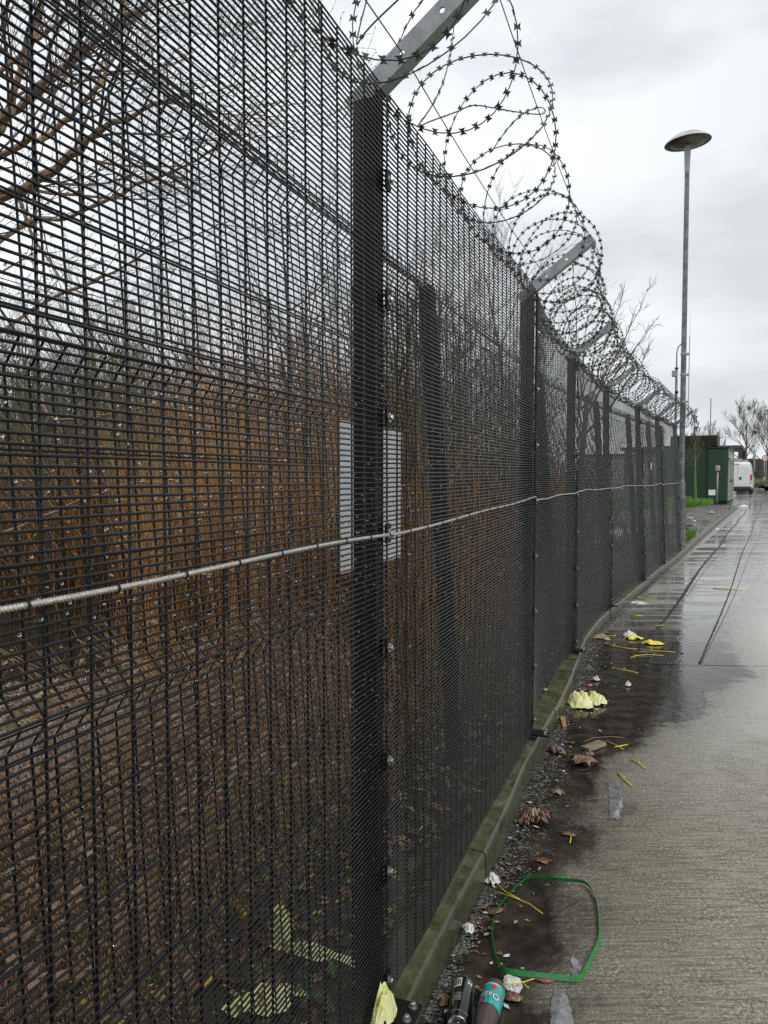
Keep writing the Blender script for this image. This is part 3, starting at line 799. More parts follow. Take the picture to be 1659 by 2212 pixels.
for i in range(len(BP) - 1):
    a, b_ = BP[i], BP[i + 1]; d = (b_ - a); L = d.length; d.normalize(); n_ = Vector((d.y, -d.x, 0)); mb = MB()
    nv = int(L / .05)
    if i > 3: nv = int(L / .05)
    for k in range(nv + 1):
        p = a + (b_ - a) * (k / nv) - bo
        mb.tube([p + n_ * (o_ + (2.5 - z) * .066) + Vector((0, 0, z)) for z, o_ in folds], .0026, 4, cap=False)
    for z in hz_list:
        o_ = foldoff(z) + (2.5 - z) * .066; mb.tube([a - bo + n_ * (o_ + .005) + Vector((0, 0, z)), b_ - bo + n_ * (o_ + .005) + Vector((0, 0, z))], .0026, 4)
    mb.build('mesh_panel', M['wire'], bf)
for i, p in enumerate(BP):
    mb = MB(); d = (BP[min(i + 1, 7)] - BP[max(i - 1, 0)]).normalized(); nn_ = Vector((d.y, -d.x, 0)); rot = Matrix((d, (nn_ + Vector((0, 0, .066))).normalized(), (Vector((0, 0, 1)) - nn_ * .066).normalized())).transposed()
    mb.box(tuple(p - bo + nn_ * (-.05 + 1.23 * .066) + Vector((0, 0, 1.27))), (.06, .07, 2.5), rot=rot); mb.build('post', M['post'], bf, bevel=.004)
# blank back of a sign board fixed to the back fence
d = (BP[2] - BP[1]).normalized(); n_ = Vector((d.y, -d.x, 0)); c = Vector((backx(2.69), 2.69, 1.49)) + n_ * (.09)
mb = MB(); mb.box((0, 0, 0), (.565, .004, .51), rot=None)
sg = mb.build('sign_board', M['signback'], label='plain grey back of a sign board hung between the two fences behind the near post', category='sign')
sg.location = c; sg.rotation_euler = (0, 0, math.atan2(d.y, d.x))
sg2 = MB(); sg2.box((-.2, .006, 0), (.03, .008, .5)); sg2.box((.2, .006, 0), (.03, .008, .5)); sg2.build('rail', M['galv'], sg)

# ------------------------------------------------------------------ trees
def grow(mb, q, p, d, L, r, depth, up=.1, wob=.18, mt=0, mtw=1, kids=(3, 5), seg=5, spread=.7, minr=.0012, buds=False, shrink=.62):
    pts = [p.copy()]; rad = [r]; dd = d.normalized(); step = L / seg
    for i in range(seg):
        dd = (dd + Vector((q.gauss(0, wob), q.gauss(0, wob), q.gauss(0, wob) + up))).normalized()
        p = p + dd * step; pts.append(p.copy()); rad.append(max(minr * .6, r * (1 - .72 * (i + 1) / seg)))
    sides = 7 if r > .03 else (5 if r > .012 else (4 if r > .006 else 3))
    mb.tube(pts, rad, sides, m=mt if r > .008 else mtw, cap=False)
    if depth <= 0:
        if buds:
            for i in range(1, seg + 1):
                bd = (pts[i] - pts[i - 1]).normalized() + Vector((q.gauss(0, .5), q.gauss(0, .5), q.gauss(0, .4)))
                bd.normalize(); a = pts[i]; mb.tube([a, a + bd * .008, a + bd * .018], [.0008, .0024, .0003], 3, m=mtw, cap=False)
        return
    nk = q.randint(*kids)
    for k in range(nk):
        u = q.uniform(.25, 1); f = u * seg; i = min(int(f), seg - 1)
        a = pts[i].lerp(pts[i + 1], f - i); base = (pts[i + 1] - pts[i]).normalized()
        side = base.orthogonal().normalized(); side = Matrix.Rotation(q.uniform(0, 6.283), 3, base) @ side
        nd = (base + side * q.uniform(.5, 1.2) * spread).normalized()
        rr = rad[i] * (1 - (f - i)) + rad[i + 1] * (f - i)
        grow(mb, q, a, nd, L * shrink * q.uniform(.7, 1.15), max(minr, rr * .6), depth - 1, up, wob, mt, mtw, kids, max(3, seg - 1), spread, minr, buds, shrink)

def tree_mesh(seed, H, r, depth, kids, up=.1, spread=.7, mats=('bark', 'twig'), trunkwob=.06, bare=.3, limbL=.5, nl=9, buds=False, wob=.18, minr=.0012):
    q = random.Random(seed); tr = MB(); crn = MB()
    pts = [Vector((0, 0, -.05))]; rad = [r * 1.25]; p = pts[0]; dd = Vector((0, 0, 1)); n = 9
    for i in range(n):
        dd = (dd + Vector((q.gauss(0, trunkwob), q.gauss(0, trunkwob), .25))).normalized(); p = p + dd * (H / n); pts.append(p.copy()); rad.append(r * (1 - .9 * (i + 1) / n) + .002)
    tr.tube(pts, rad, 8, cap=False)
    for k in range(nl):
        u = bare + (1 - bare) * (k + q.random()) / nl; f = u * n; i = min(int(f), n - 1)
        a = pts[i].lerp(pts[i + 1], f - i); az = k * 2.4 + q.uniform(-.5, .5)
        nd = Vector((math.cos(az), math.sin(az), q.uniform(.5, 1.2)))
        grow(crn, q, a, nd, H * limbL * (1.15 - u * .75), rad[i] * .55, depth, up, wob, 0, 1, kids, 5, spread, minr, buds)
    tr.smooth = True
    return tr.mesh('trunk', M[mats[0]]), crn.mesh('crown', [M[mats[0]], M[mats[1]]])
def plant_tree(name, meshes, loc, rz, sc_, label, cat='tree', group=None):
    t = empty(name, loc, rz, label=label, category=cat)
    if group: t['group'] = group
    t.scale = (sc_, sc_, sc_)
    for nm, me in zip(('trunk', 'crown'), meshes):
        o = bpy.data.objects.new(nm, me); COL.objects.link(o); o.parent = t
    return t
# big tree at the left whose orange-brown limbs reach up across the fence
q = random.Random(3)
bt = empty('bare_tree', (-3.3, 3.6, .08), label='bare tree with orange brown limbs slanting up behind the near fence panel', category='tree')
bto = Vector(bt.location)
mb = MB(); mb.tube([(0, 0, -.1), (.05, .05, .7), (-.02, .1, 1.5), (.05, .1, 2.4), (0, 0, 3.6), (-.1, .1, 5.2)], [.13, .11, .1, .085, .07, .04], 9); mb.build('trunk', M['bark_or'], bt, smooth=True)
mb = MB()
def limb(pts, r0, r1, nk, dep):
    P = catmull([tuple(p) for p in pts], .12) if False else None
    pp = [Vector(p) for p in pts]; sm = []
    for i in range(len(pp) - 1):
        a, b_, c, d = pp[max(i - 1, 0)], pp[i], pp[i + 1], pp[min(i + 2, len(pp) - 1)]
        for t in (0, .2, .4, .6, .8): sm.append(.5 * ((2 * b_) + (c - a) * t + (2 * a - 5 * b_ + 4 * c - d) * t * t + (3 * b_ - a - 3 * c + d) * t ** 3) + Vector((q.gauss(0, .006), q.gauss(0, .006), q.gauss(0, .006))))
    sm.append(pp[-1]); n = len(sm); rad = [r0 + (r1 - r0) * i / (n - 1) + (.003 if i % 4 == 0 else 0) * (r0 / .03) for i in range(n)]
    mb.tube(sm, rad, 7, m=0)
    for k in range(nk):
        i = q.randint(1, n - 2); base = (sm[i + 1] - sm[i]).normalized(); side = Matrix.Rotation(q.uniform(0, 6.283), 3, base) @ base.orthogonal().normalized()
        grow(mb, q, sm[i], (base + side * q.uniform(.5, 1.1)), q.uniform(.5, 1.0), max(.0035, rad[i] * .42), dep, .05, .13, 0, 1, (3, 5), 6, .75, .0015, True, .55)
A = lambda x, y, Y: P3(x, y, Y) - bto
limb([(0, 0, 1.7), A(-60, 470, 3.7), A(60, 405, 3.6), A(150, 340, 3.5), A(215, 285, 3.45), A(290, 250, 3.4), A(420, 200, 3.3)], .032, .006, 16, 2)
limb([(0, 0, 2.2), A(-60, 300, 3.5), A(40, 230, 3.4), A(130, 150, 3.35), A(200, 95, 3.3), A(295, 20, 3.25), A(350, -60, 3.2)], .024, .006, 24, 2)
limb([(0, 0, 2.0), A(-20, 350, 3.0), A(90, 300, 3.0), A(190, 210, 3.0), A(250, 100, 3.0), A(280, -40, 3.0)], .016, .004, 20, 2)
limb([(0, 0, 2.4), A(-30, 180, 3.8), A(60, 100, 3.8), A(170, 20, 3.8), A(260, -80, 3.8)], .016, .004, 16, 2)
limb([(0, 0, 1.6), A(-40, 330, 4.2), A(30, 190, 4.2), A(80, 60, 4.2), A(110, -60, 4.2)], .03, .01, 12, 2)
limb([(0, 0, 1.3), A(0, 520, 4.5), A(150, 470, 4.4), A(300, 400, 4.3), A(450, 330, 4.2), A(560, 240, 4.1)], .018, .003, 16, 2)
limb([(0, 0, 1.2), A(20, 700, 4.6), A(220, 600, 4.5), A(380, 520, 4.4), A(520, 470, 4.3)], .014, .002, 12, 2)
limb([(0, 0, 1.0), A(10, 850, 4.6), A(120, 905, 4.4), A(260, 890, 4.3), A(390, 860, 4.2)], .012, .002, 8, 1)
limb([(0, 0, .9), A(0, 1150, 4.6), A(150, 1090, 4.4), A(300, 1040, 4.3), A(420, 1060, 4.2)], .012, .002, 8, 1)
mb.build('crown', [M['bark_or'], M['twig']], bt)

# tree that rises behind the mesh and spreads beyond the coil
q = random.Random(21)
t1 = tree_mesh(31, 4.6, .05, 3, (3, 5), up=.1, spread=.7, mats=('bark', 'twig'), limbL=.42, nl=16, bare=.35, buds=True, wob=.12, minr=.002)
plant_tree('bare_tree', t1, (1.5, 8.6, .1), .4, .86, 'slim bare tree behind the fence whose twigs rise through the razor wire coil')
q = random.Random(19)
ot = empty('bare_tree', (2.35, 9.0, .1), label='bare leaning tree whose twig spray sticks out past the third bracket arm', category='tree')
oto = Vector(ot.location); mb = MB()
mb.tube([(0, 0, -.1), (.05, .02, .8), (.12, .04, 1.7), (.2, .1, 2.5)], [.05, .045, .04, .03], 7); mb.build('trunk', M['bark'], ot, smooth=True)
mb = MB()
for x, y, Y in ((1420, 685, 9.4), (1402, 622, 9.3), (1352, 610, 9.2), (1412, 735, 9.4), (1385, 770, 9.4), (1330, 650, 9.3), (1300, 600, 9.2), (1270, 640, 9.1), (1375, 660, 9.5), (1240, 560, 9.0), (1405, 705, 9.5), (1340, 700, 9.4), (1215, 620, 9.0)):
    tip = P3(x, y, Y) - oto; b0 = Vector((.2 - q.uniform(0, .1), .1, q.uniform(1.9, 2.5))); P_ = []
    for k in range(9):
        t = k / 8; P_.append(b0.lerp(tip, t) + Vector((0, 0, -.12 * math.sin(t * 3.14))) + Vector((q.gauss(0, .012), q.gauss(0, .012), q.gauss(0, .012))))
    mb.tube(P_, [.012 - .0095 * k / 8 for k in range(9)], 4)
    for k in range(11):
        i_ = q.randint(3, 7); bd = (P_[i_ + 1] - P_[i_]).normalized()
        grow(mb, q, P_[i_].lerp(P_[i_ + 1], q.random()), bd + Vector((q.gauss(0, .4), q.gauss(0, .4), q.gauss(.1, .35))), q.uniform(.1, .24), .004, 1, .06, .12, 0, 1, (1, 3), 4, .7, .0024, True, .6)
mb.build('crown', [M['bark'], M['twig']], ot)
# thicket of saplings
variants = [tree_mesh(50 + k, q.uniform(3.4, 4.6), q.uniform(.03, .05), 2, (4, 6), up=.16, spread=.6, mats=(('bark_moss', 'twig_g') if k % 2 else ('bark', 'twig')), limbL=.42, nl=13, bare=.12, wob=.15, minr=.002) for k in range(6)]
q = random.Random(8); n_s = 0
TL = ('slender bare sapling in the thicket behind the two mesh fences', 'mossy trunked bare sapling in the thicket behind the two mesh fences')
for k in range(150):
    Y = q.uniform(7.5, 24); X = backx(Y) - q.uniform(1.6, 4 + Y * .75) if Y < 14 else q.uniform(-.6 * Y, .22 * Y)
    if Y < 9 and -6.4 < X < -1.6: continue
    v = q.randrange(6)
    plant_tree('sapling', variants[v], (X, Y, hz(Y) + .05), q.uniform(0, 6.28), q.uniform(.75, 1.15) * (1 if Y < 14 else 1.1), TL[v % 2], group='saplings of the thicket'); n_s += 1

mossv = [tree_mesh(140 + k, 2.9, .085, 2, (3, 5), up=.12, spread=.7, mats=('bark_moss', 'twig_g'), limbL=.35, nl=9, bare=.3, wob=.15, minr=.002) for k in range(2)]
for k, (X, Y, sc_) in enumerate(((-3.15, 8.2, 1.0), (-2.5, 7.9, .9), (-4.4, 9.4, 1.1), (-3.7, 10.5, 1.15), (-1.5, 8.8, .9), (-5.6, 11.5, 1.2), (-2.4, 11.2, 1.1))):
    plant_tree('mossy_tree', mossv[k % 2], (X, Y, hz(Y) + .03), k * 1.1, sc_, 'thick mossy green trunk standing beyond the pond behind the fences', group='mossy trunks beyond the pond')
# far wood: denser band of bare trees
bigv = [tree_mesh(90 + k, 8.5, .13, 3, (3, 5), up=.13, spread=.6, mats=('bark', 'twig'), limbL=.4, nl=12, bare=.2, minr=.004) for k in range(3)]
for k in range(26):
    Y = q.uniform(26, 42); X = -.62 * Y + k / 26 * (.8 * Y)
    plant_tree('bare_tree', bigv[k % 3], (X, Y, hz(Y)), q.uniform(0, 6.28), q.uniform(.6, .78), 'tall bare tree in the row far behind the mesh fences', group='trees far behind the fences')

# rust coloured dead stems, brambles and leaf litter
def stems(name, n, region, hr, mats, seed, r=(.0018, .004), lean=.12, leaves=0, lsize=.03, hvar=False, **kw):
    q = random.Random(seed); mb = MB()
    for _ in range(n):
        X, Y = region(q); z = hz(Y) + .06; h = q.uniform(*hr) * (1 if not hvar else max(.45, min(1.35, .9 + 1.1 * mn.noise(Vector((X * 1.3, Y * .9, 7.7)))))); m_ = q.randrange(len(mats) - (1 if leaves else 0))
        lx, ly = max(-lean * 1.6, min(lean * (1.6 if lean < .4 else .2), q.gauss(0, lean))), q.gauss(0, lean) * .8; P = []
        for k in range(4):
            t = k / 3; P.append(Vector((X + lx * h * t * t + q.gauss(0, .01), Y + ly * h * t * t + q.gauss(0, .01), z + h * t * (1 - .1 * t))))
        mb.tube(P, [q.uniform(*r)] * 2 + [q.uniform(*r) * .7, .0008], 3, m=m_, cap=False)
        for _l in range(leaves if leaves >= 1 else 0):
            t = q.uniform(.15, 1); p = P[0].lerp(P[3], t) if t < .5 else P[1].lerp(P[3], t); a = q.uniform(0, 6.28); s_ = lsize * q.uniform(.5, 1.3)
            dx = Vector((math.cos(a), math.sin(a), q.uniform(-.8, .3))) * s_; dy = Vector((-math.sin(a), math.cos(a), q.uniform(-.4, .4))) * s_ * .4
            mb.quad(p, p + dx * .5 + dy, p + dx, p + dx * .5 - dy, m=len(mats) - 1)
    return mb.build(name, [M[x] for x in mats], kind='stuff', **kw)
rc = []
_q = random.Random(77)
for k in range(74):
    Y = _q.uniform(4.8, 12); d_ = _q.uniform(0, 1); rc.append((backx(Y) - .6 - d_ ** 1.3 * (.6 + (Y - 3.5) * .85), Y, _q.uniform(.06, .2)))
def reg_rust(q):
    a, b_, r = q.choice(rc); return a + q.gauss(0, r), b_ + q.gauss(0, r)
stems('rust_stems', 8500, reg_rust, (.8, 2.4), ('rust', 'twig', 'straw', 'rust', 'leaf_or'), 1, lean=.13, leaves=2, lsize=.035, hvar=True, label='dense stand of rust brown dead stems behind the fences', category='dead stems')
def reg_near(q):
    Y = q.uniform(7.4, 11); return -.62 * Y + q.uniform(0, .4 * Y), Y
def reg_grey(q):
    Y = q.uniform(9, 26); return (backx(min(Y, 14)) - q.uniform(.4, 3 + Y * .8), Y) if Y < 14 else (q.uniform(-.6 * Y, .3 * Y), Y)
stems('undergrowth', 9000, reg_grey, (1.0, 3.0), ('twig', 'twig_g', 'bark', 'leaf_br'), 2, r=(.003, .007), lean=.25, leaves=2, lsize=.05, label='dark tangle of bare stems filling the thicket', category='undergrowth')
stems('bramble', 2600, reg_near, (.6, 2.6), ('twig', 'twig_g', 'rust', 'leaf_or'), 5, r=(.003, .006), lean=.3, leaves=2, lsize=.04, label='tangled bramble canes between the mossy trunks', category='bramble')
def reg_low(q):
    Y = q.uniform(.3, 6.5) ; return backx(Y) - q.uniform(.05, 1.9 if Y > 2 else 1.8), Y
stems('dead_grass', 8500, reg_low, (.12, .8), ('straw', 'twig', 'straw', 'leaf_br'), 3, r=(.001, .0025), lean=.5, leaves=2, lsize=.03, label='low dead grass and bramble stems at the foot of the back fence', category='dead grass')
def reg_all(q):
    while True:
        Y = q.uniform(.5, 9); X = backx(Y) + .38 - q.uniform(0, 5.5)
        if pond_dip(X, Y) <= 0 and not (1.5 < backx(Y) - X < 2.6 and q.random() < .8): return X, Y
def scatter_leaves(name, n, region, mats, seed, size=(.02, .05), zf=soilz, dz=.012, tilt=.5, **kw):
    q = random.Random(seed); mb = MB()
    for _ in range(n):
        X, Y = region(q); s_ = q.uniform(*size); a = q.uniform(0, 6.28); z = zf(X, Y) + dz * q.uniform(.4, 1.6)
        ca, sa = math.cos(a), math.sin(a); tl = q.gauss(0, tilt); cu = q.uniform(-.2, .4)
        def T(x, y, zz): return (X + ca * x * s_ - sa * y * s_, Y + sa * x * s_ + ca * y * s_, z + (zz + x * tl) * s_ * .6)
        m_ = q.randrange(len(mats))
        mb.quad(T(-1, 0, 0), T(-.2, -.5, cu), T(1, 0, 0), T(0, 0, 0), m=m_); mb.quad(T(-1, 0, 0), T(0, 0, 0), T(1, 0, 0), T(-.2, .5, cu), m=m_)
    return mb.build(name, [M[x] for x in mats], kind='stuff', **kw)
scatter_leaves('leaf_litter', 8000, reg_all, ('leaf_or', 'twig', 'leaf_br', 'leaf_br', 'leaf_br', 'straw', 'leaf_gr', 'leaf_br'), 4, label='brown and orange leaf litter on the soil behind the fence', category='leaf litter')
def reg_gap(q):
    Y = q.uniform(.6, 6); return backx(Y) + q.uniform(-.6, .36), Y
scatter_leaves('ivy_leaves', 1700, reg_gap, ('leaf_gr', 'leaf_gr', 'grass', 'leaf_gr', 'leaf_gr', 'leaf_br', 'leaf_ye'), 6, size=(.01, .024), dz=.06, tilt=.9, label='small green ivy leaves growing between the two fences', category='ivy')
def blades(name, n, region, h, seed, zf, mats=('grass',), **kw):
    q = random.Random(seed); mb = MB()
    for _ in range(n):
        X, Y = region(q); z = zf(X, Y) - .01; a = q.uniform(0, 6.28); L = q.uniform(*h); w = L * .06
        dx, dy = math.cos(a), math.sin(a); ln = q.uniform(.1, .6) * L
        mb.quad((X - dy * w, Y + dx * w, z), (X + dy * w, Y - dx * w, z), (X + dx * ln * .4 + dy * w * .6, Y + dy * ln * .4 - dx * w * .6, z + L * .6), (X + dx * ln, Y + dy * ln, z + L), m=q.randrange(len(mats)))
    return mb.build(name, [M[x] for x in mats], kind='stuff', **kw)
def rv1(q):
    Y = q.uniform(14.2, 17.6); return kerbx(Y) - .16 - abs(q.gauss(0, .6)), Y
blades('grass', 9000, rv1, (.06, .2), 1, vz, label='bright green grass tuft between the fence end and the kerb', category='grass')
def rv2(q):
    Y = q.triangular(30.0, 39, 33); return kerbx(Y) - q.uniform(1.7, 6.0) + (Y - 36) * .15, Y
blades('grass', 18000, rv2, (.14, .36), 2, vz, label='bright green grass patch at the foot of the young tree and kiosk', category='grass')
mb = MB()
for (a, b_) in ((76, 83), (83, 90)):
    mb.quad((34, a, hz(a) + .05), (80, a, hz(a) + .05), (80, b_, hz(b_) + .05), (34, b_, hz(b_) + .05))
mb.build('far_verge', M['grassy'], kind='structure')
blades('grass', 9000, lambda q: (q.uniform(36, 60), q.uniform(76.5, 88)), (.1, .3), 7, lambda X, Y: hz(Y) + .05, label='strip of green grass before the distant brown fence', category='grass')
def rm(q):
    Y = q.uniform(1.2, 7); return kerbx(Y) - .15 - abs(q.gauss(0, .05)), Y
blades('moss', 7000, rm, (.006, .02), 9, lambda X, Y: .105, mats=('leaf_gr', 'grassy'), label='low moss growing along the back edge of the kerb', category='moss')

# grit and crumbled leaves lying in the gutter
q = random.Random(12); mb = MB()
for _ in range(11000):
    Y = q.uniform(1.6, 12) if q.random() < .75 else q.uniform(1.6, 6); u = abs(q.gauss(0, .055)) * (1 + .6 * math.sin(Y * 2.3)) + .004
    X = kerbx(Y) + u + .006; s_ = q.uniform(.002, .0065); z = hz(Y) + .0005 + max(0, .008 - u * .1) * q.random()
    el = q.uniform(.6, 2.4); pts = [(X + s_ * el * math.cos(t * 1.5708 + q.uniform(-.4, .4)) * q.uniform(.5, 1.4), Y + s_ * math.sin(t * 1.5708 + q.uniform(-.4, .4)) * q.uniform(.5, 1.4), z + q.uniform(0, s_ * .4)) for t in range(4)]
    i = len(mb.v); mb.v += pts + [(X, Y, z + s_ * q.uniform(.3, .9))]
    for t in range(4): mb.f.append((i + t, i + (t + 1) % 4, i + 4)); mb.m.append(0)
mb.build('gutter_grit', M['grit'], kind='stuff', label='wet grit and crumbled debris lying along the foot of the kerb', category='grit')
q = random.Random(14)
def rg(q):
    Y = q.uniform(1.9, 9); return kerbx(Y) + .02 + abs(q.gauss(0, .12)), Y
scatter_leaves('leaf_crumbs', 420, rg, ('leaf_br', 'leaf_br', 'leaf_pale', 'white'), 15, size=(.005, .016), zf=lambda X, Y: hz(Y) + .004, dz=.003, tilt=.2, label='scraps of leaf lying in the wet gutter', category='leaf scraps')

# ------------------------------------------------------------------ litter
def twig(pts, r, label, branch=None, mat_='yell_twig', z=.006, name='yellow_twig', group='yellow twigs on the wet concrete'):
    o3 = Vector((pts[0][0], pts[0][1], 0)); mb = MB()
    P = [Vector((x, y, z + hz(y) + (w[0] if w else 0))) - o3 for x, y, *w in pts]
    r *= .72; n = len(P); mb.tube(P, [r * (1 - .25 * i / max(1, n - 1)) for i in range(n)], 6)
    if branch:
        i, dx, dy = branch; mb.tube([P[i], P[i] + Vector((dx, dy, .008))], [r * .8, r * .6], 5)
        mb.tube([P[i] - Vector((.003, 0, 0)), P[i] + Vector((.003, 0, 0))], r * 1.5, 6)
    o = mb.build(name, M[mat_], smooth=True, label=label, category='twig', group=group); o.location = o3; return o
twig([(1.86, 5.84), (1.94, 5.79), (2.03, 5.70)], .0055, 'straight yellow twig lying on wet concrete nearer than the drain cover', (1, .02, .03))
twig([(2.14, 6.2), (2.22, 6.27), (2.33, 6.3), (2.45, 6.27)], .0055, 'bent pale yellow twig lying across the corner of the drain cover', (1, -.01, .02))
twig([(2.3, 6.52), (2.42, 6.46), (2.6, 6.38)], .005, 'yellow twig lying along the far edge of the drain cover', (1, 0, .03))
twig([(2.06, 6.75), (2.12, 6.62), (2.2, 6.55), (2.3, 6.5)], .008, 'orange yellow forked twig left of the drain cover', (1, .04, .07), mat_='leaf_ye')
twig([(2.78, 8.15), (2.93, 8.1)], .008, 'short yellow twig in the gutter beyond the drain cover')
twig([(2.12, 7.1), (2.27, 7.05), (2.3, 7.1)], .005, 'thin yellow twig with a hooked end left of the yellow wrapper', (1, .03, .06))
twig([(1.31, 4.2), (1.35, 4.13), (1.37, 4.06)], .0055, 'yellow twig crossing another beside the grey wood scrap', None)
twig([(1.33, 4.1), (1.42, 4.14)], .006, 'short yellow twig touching the crossing one beside the grey wood scrap', None)
twig([(1.36, 3.92), (1.385, 3.87), (1.4, 3.79)], .005, 'small yellow twig on damp concrete right of the big brown leaf', (1, .01, .012))
twig([(1.23, 3.74), (1.235, 3.66), (1.25, 3.57)], .006, 'yellow twig beside the top end of the narrow puddle', (1, .008, .01))
twig([(.81, 3.06), (.79, 3.0)], .004, 'very short yellow twig above the green strap', None)
twig([(.43, 2.69), (.455, 2.64), (.5, 2.59)], .0032, 'thin yellow twig entering the green strap from the kerb', None)
twig([(.40, 2.65), (.47, 2.61), (.53, 2.56), (.565, 2.5)], .003, 'long thin yellow twig lying under the edge of the green strap', None)
twig([(.345, 2.125, .015), (.385, 2.118, .018), (.42, 2.125, .018), (.46, 2.15, .012)], .0035, 'bent yellow twig lying over the white paper scrap beside the bottle', (2, .012, -.035))
twig([(2.86, 7.55), (2.97, 7.6)], .006, 'pale yellow twig on the slab joint beyond the drain cover')
twig([(3.12, 9.45), (3.3, 9.3), (3.5, 9.25)], .006, 'long pale yellow twig in the gutter nearest the white food wrapper', (1, .05, .05))
twig([(4.6, 10.05), (4.78, 9.98), (4.95, 9.9)], .008, 'yellow twig lying across the slab joint on the open road')
twig([(1.05, 5.1, .09), (1.1, 5.2, .1), (1.13, 5.22, .1)], .005, 'yellow twig caught in the moss behind the kerb', (1, -.03, .01), z=.03)

def sheet_blob(name, loc, size, material, label, cat, seed, crump=.35, rz=0, n=13, h=.6, group=None, outline=None):
    q = random.Random(seed); mb = MB(); mb.smooth = False
    for i in range(n + 1):
        for k in range(n + 1):
            u, v = i / n * 2 - 1, k / n * 2 - 1
            # square to disc, ragged outline
            x = u * math.sqrt(1 - v * v / 2); y = v * math.sqrt(1 - u * u / 2); a = math.atan2(y, x)
            rr = 1 + (.22 if cat == 'leaf' else .5) * mn.noise(Vector((math.cos(a) * 1.6, math.sin(a) * 1.6, seed)))+ .1 * mn.noise(Vector((math.cos(a) * 5, math.sin(a) * 5, seed)))
            if outline: rr *= outline(a)
            x *= rr; y *= rr
            z = abs(mn.noise(Vector((x * 1.3, y * 1.3, seed * 3.1)))) * crump * 1.3 + (.5 - abs(mn.noise(Vector((x * 2.6, y * 2.6, seed * 1.7))))) * crump * .6 + abs(mn.noise(Vector((x * 5, y * 5, seed * .7)))) * crump * .45
            z = z * (1 - .75 * (x * x + y * y) ** 1.5 if x * x + y * y < 1 else .25) + h * crump * .8 * max(0, 1 - x * x - y * y)
            mb.v.append((x * size[0] / 2, y * size[1] / 2, z * size[2] + .002))
    for i in range(n):
        for k in range(n):
            a = i * (n + 1) + k; mb.f.append((a, a + n + 1, a + n + 2, a + 1)); mb.m.append(0)
    o = mb.build(name, material, label=label, category=cat)
    if group: o['group'] = group
    o.location = loc; o.rotation_euler = (0, 0, rz)
    so_ = o.modifiers.new('thick', 'SOLIDIFY'); so_.thickness = .0012
    if name not in ('plastic_bag', 'plastic_sheet', 'plastic_strip', 'food_wrapper', 'paper_scrap', 'clear_cup'): smooth_all(o)
    return o
bag = sheet_blob('plastic_bag', (1.345, 4.91, .004), (.2, .2, .085), M['plastic_ye'], 'crumpled pale yellow plastic bag lying in the gutter against the kerb', 'bag', 3, crump=.55, h=1.2)
sheet_blob('plastic_bag', (1.47, 4.93, .004), (.15, .13, .07), M['plastic_ye'], 'smaller crumpled yellow plastic bag touching the larger one on its road side', 'bag', 8, crump=.6, h=1.2)
sheet_blob('plastic_bag', (-.002, 1.83, .125), (.05, .13, .11), M['plastic_ye'], 'pale yellow plastic bag squeezed through the foot of the near fence post', 'bag', 5, crump=.5, rz=R(-24), h=1.5)
sheet_blob('food_wrapper', (2.42, 6.95, .004), (.16, .14, .05), M['plastic_bright'], 'bright yellow and clear plastic wrapper floating by the slab joint', 'wrapper', 9, crump=.6)
sheet_blob('food_wrapper', (2.53, 6.73, .004), (.19, .1, .04), M['plastic_bright'], 'bright yellow plastic wrapper nearer the drain cover', 'wrapper', 12, crump=.6, rz=-.4)
sheet_blob('clear_cup', (2.43, 7.08, .004), (.14, .1, .06), M['white'], 'crushed clear plastic cup behind the bright yellow wrapper', 'cup', 13, crump=.6)
sheet_blob('food_wrapper', (3.17, 8.95, .004), (.22, .2, .05), M['white'], 'white and yellow food wrapper lying in the gutter far along', 'wrapper', 14, crump=.4)
sheet_blob('plastic_bag', (18.1, 36.3, hz(36) + .005), (.5, .35, .16), M['white'], 'white plastic bag lying on the far road near the kerb end', 'bag', 15, crump=.5)
sheet_blob('paper_scrap', (.395, 2.145, .004), (.055, .085, .015), M['white'], 'torn white printed paper scrap beside the bottle', 'paper', 16, crump=.6)
sheet_blob('paper_scrap', (.42, 2.72, .004), (.05, .07, .03), M['white'], 'white paper scrap against the kerb left of the green strap', 'paper', 17, crump=.6)
sheet_blob('paper_scrap', (.29, 2.41, .006), (.04, .055, .02), M['white'], 'small ribbed white plastic scrap against the kerb', 'scrap', 18, crump=.8)
sheet_blob('paper_scrap', (1.63, 5.5, .004), (.06, .05, .03), M['white'], 'small white scrap on the dark silt beyond the yellow bag', 'scrap', 19, crump=.8)
sheet_blob('paper_scrap', (1.83, 5.35, .004), (.05, .04, .03), M['white'], 'tiny white scrap alone on the wet concrete', 'scrap', 23, crump=.8)
sheet_blob('rag', (2.1, 6.93, .004), (.2, .1, .05), M['leaf_pale'], 'grey sodden rag in the gutter left of the yellow wrapper', 'rag', 20, crump=.6, rz=-.4)
sheet_blob('paper_scrap', (9.2, 22.2, vz(9.2, 22.2) + .05), (.4, .12, .05), M['white'], 'long white strip of litter on the muddy verge', 'litter', 22, crump=.4)
for k, (x, y, s_) in enumerate(((10.3, 24.2, .14), (9.9, 23.0, .12), (8.6, 18.6, .12), (12.5, 27.5, .16), (6.9, 17.5, .1), (9.7, 26.4, .14))):
    sheet_blob('litter_scrap', (x, y, vz(x, y) + .03), (s_, s_ * .7, .1), M['white'], 'small pale scrap of litter on the muddy verge', 'litter', 30 + k, crump=.5, n=5, group='scraps of litter on the verge')
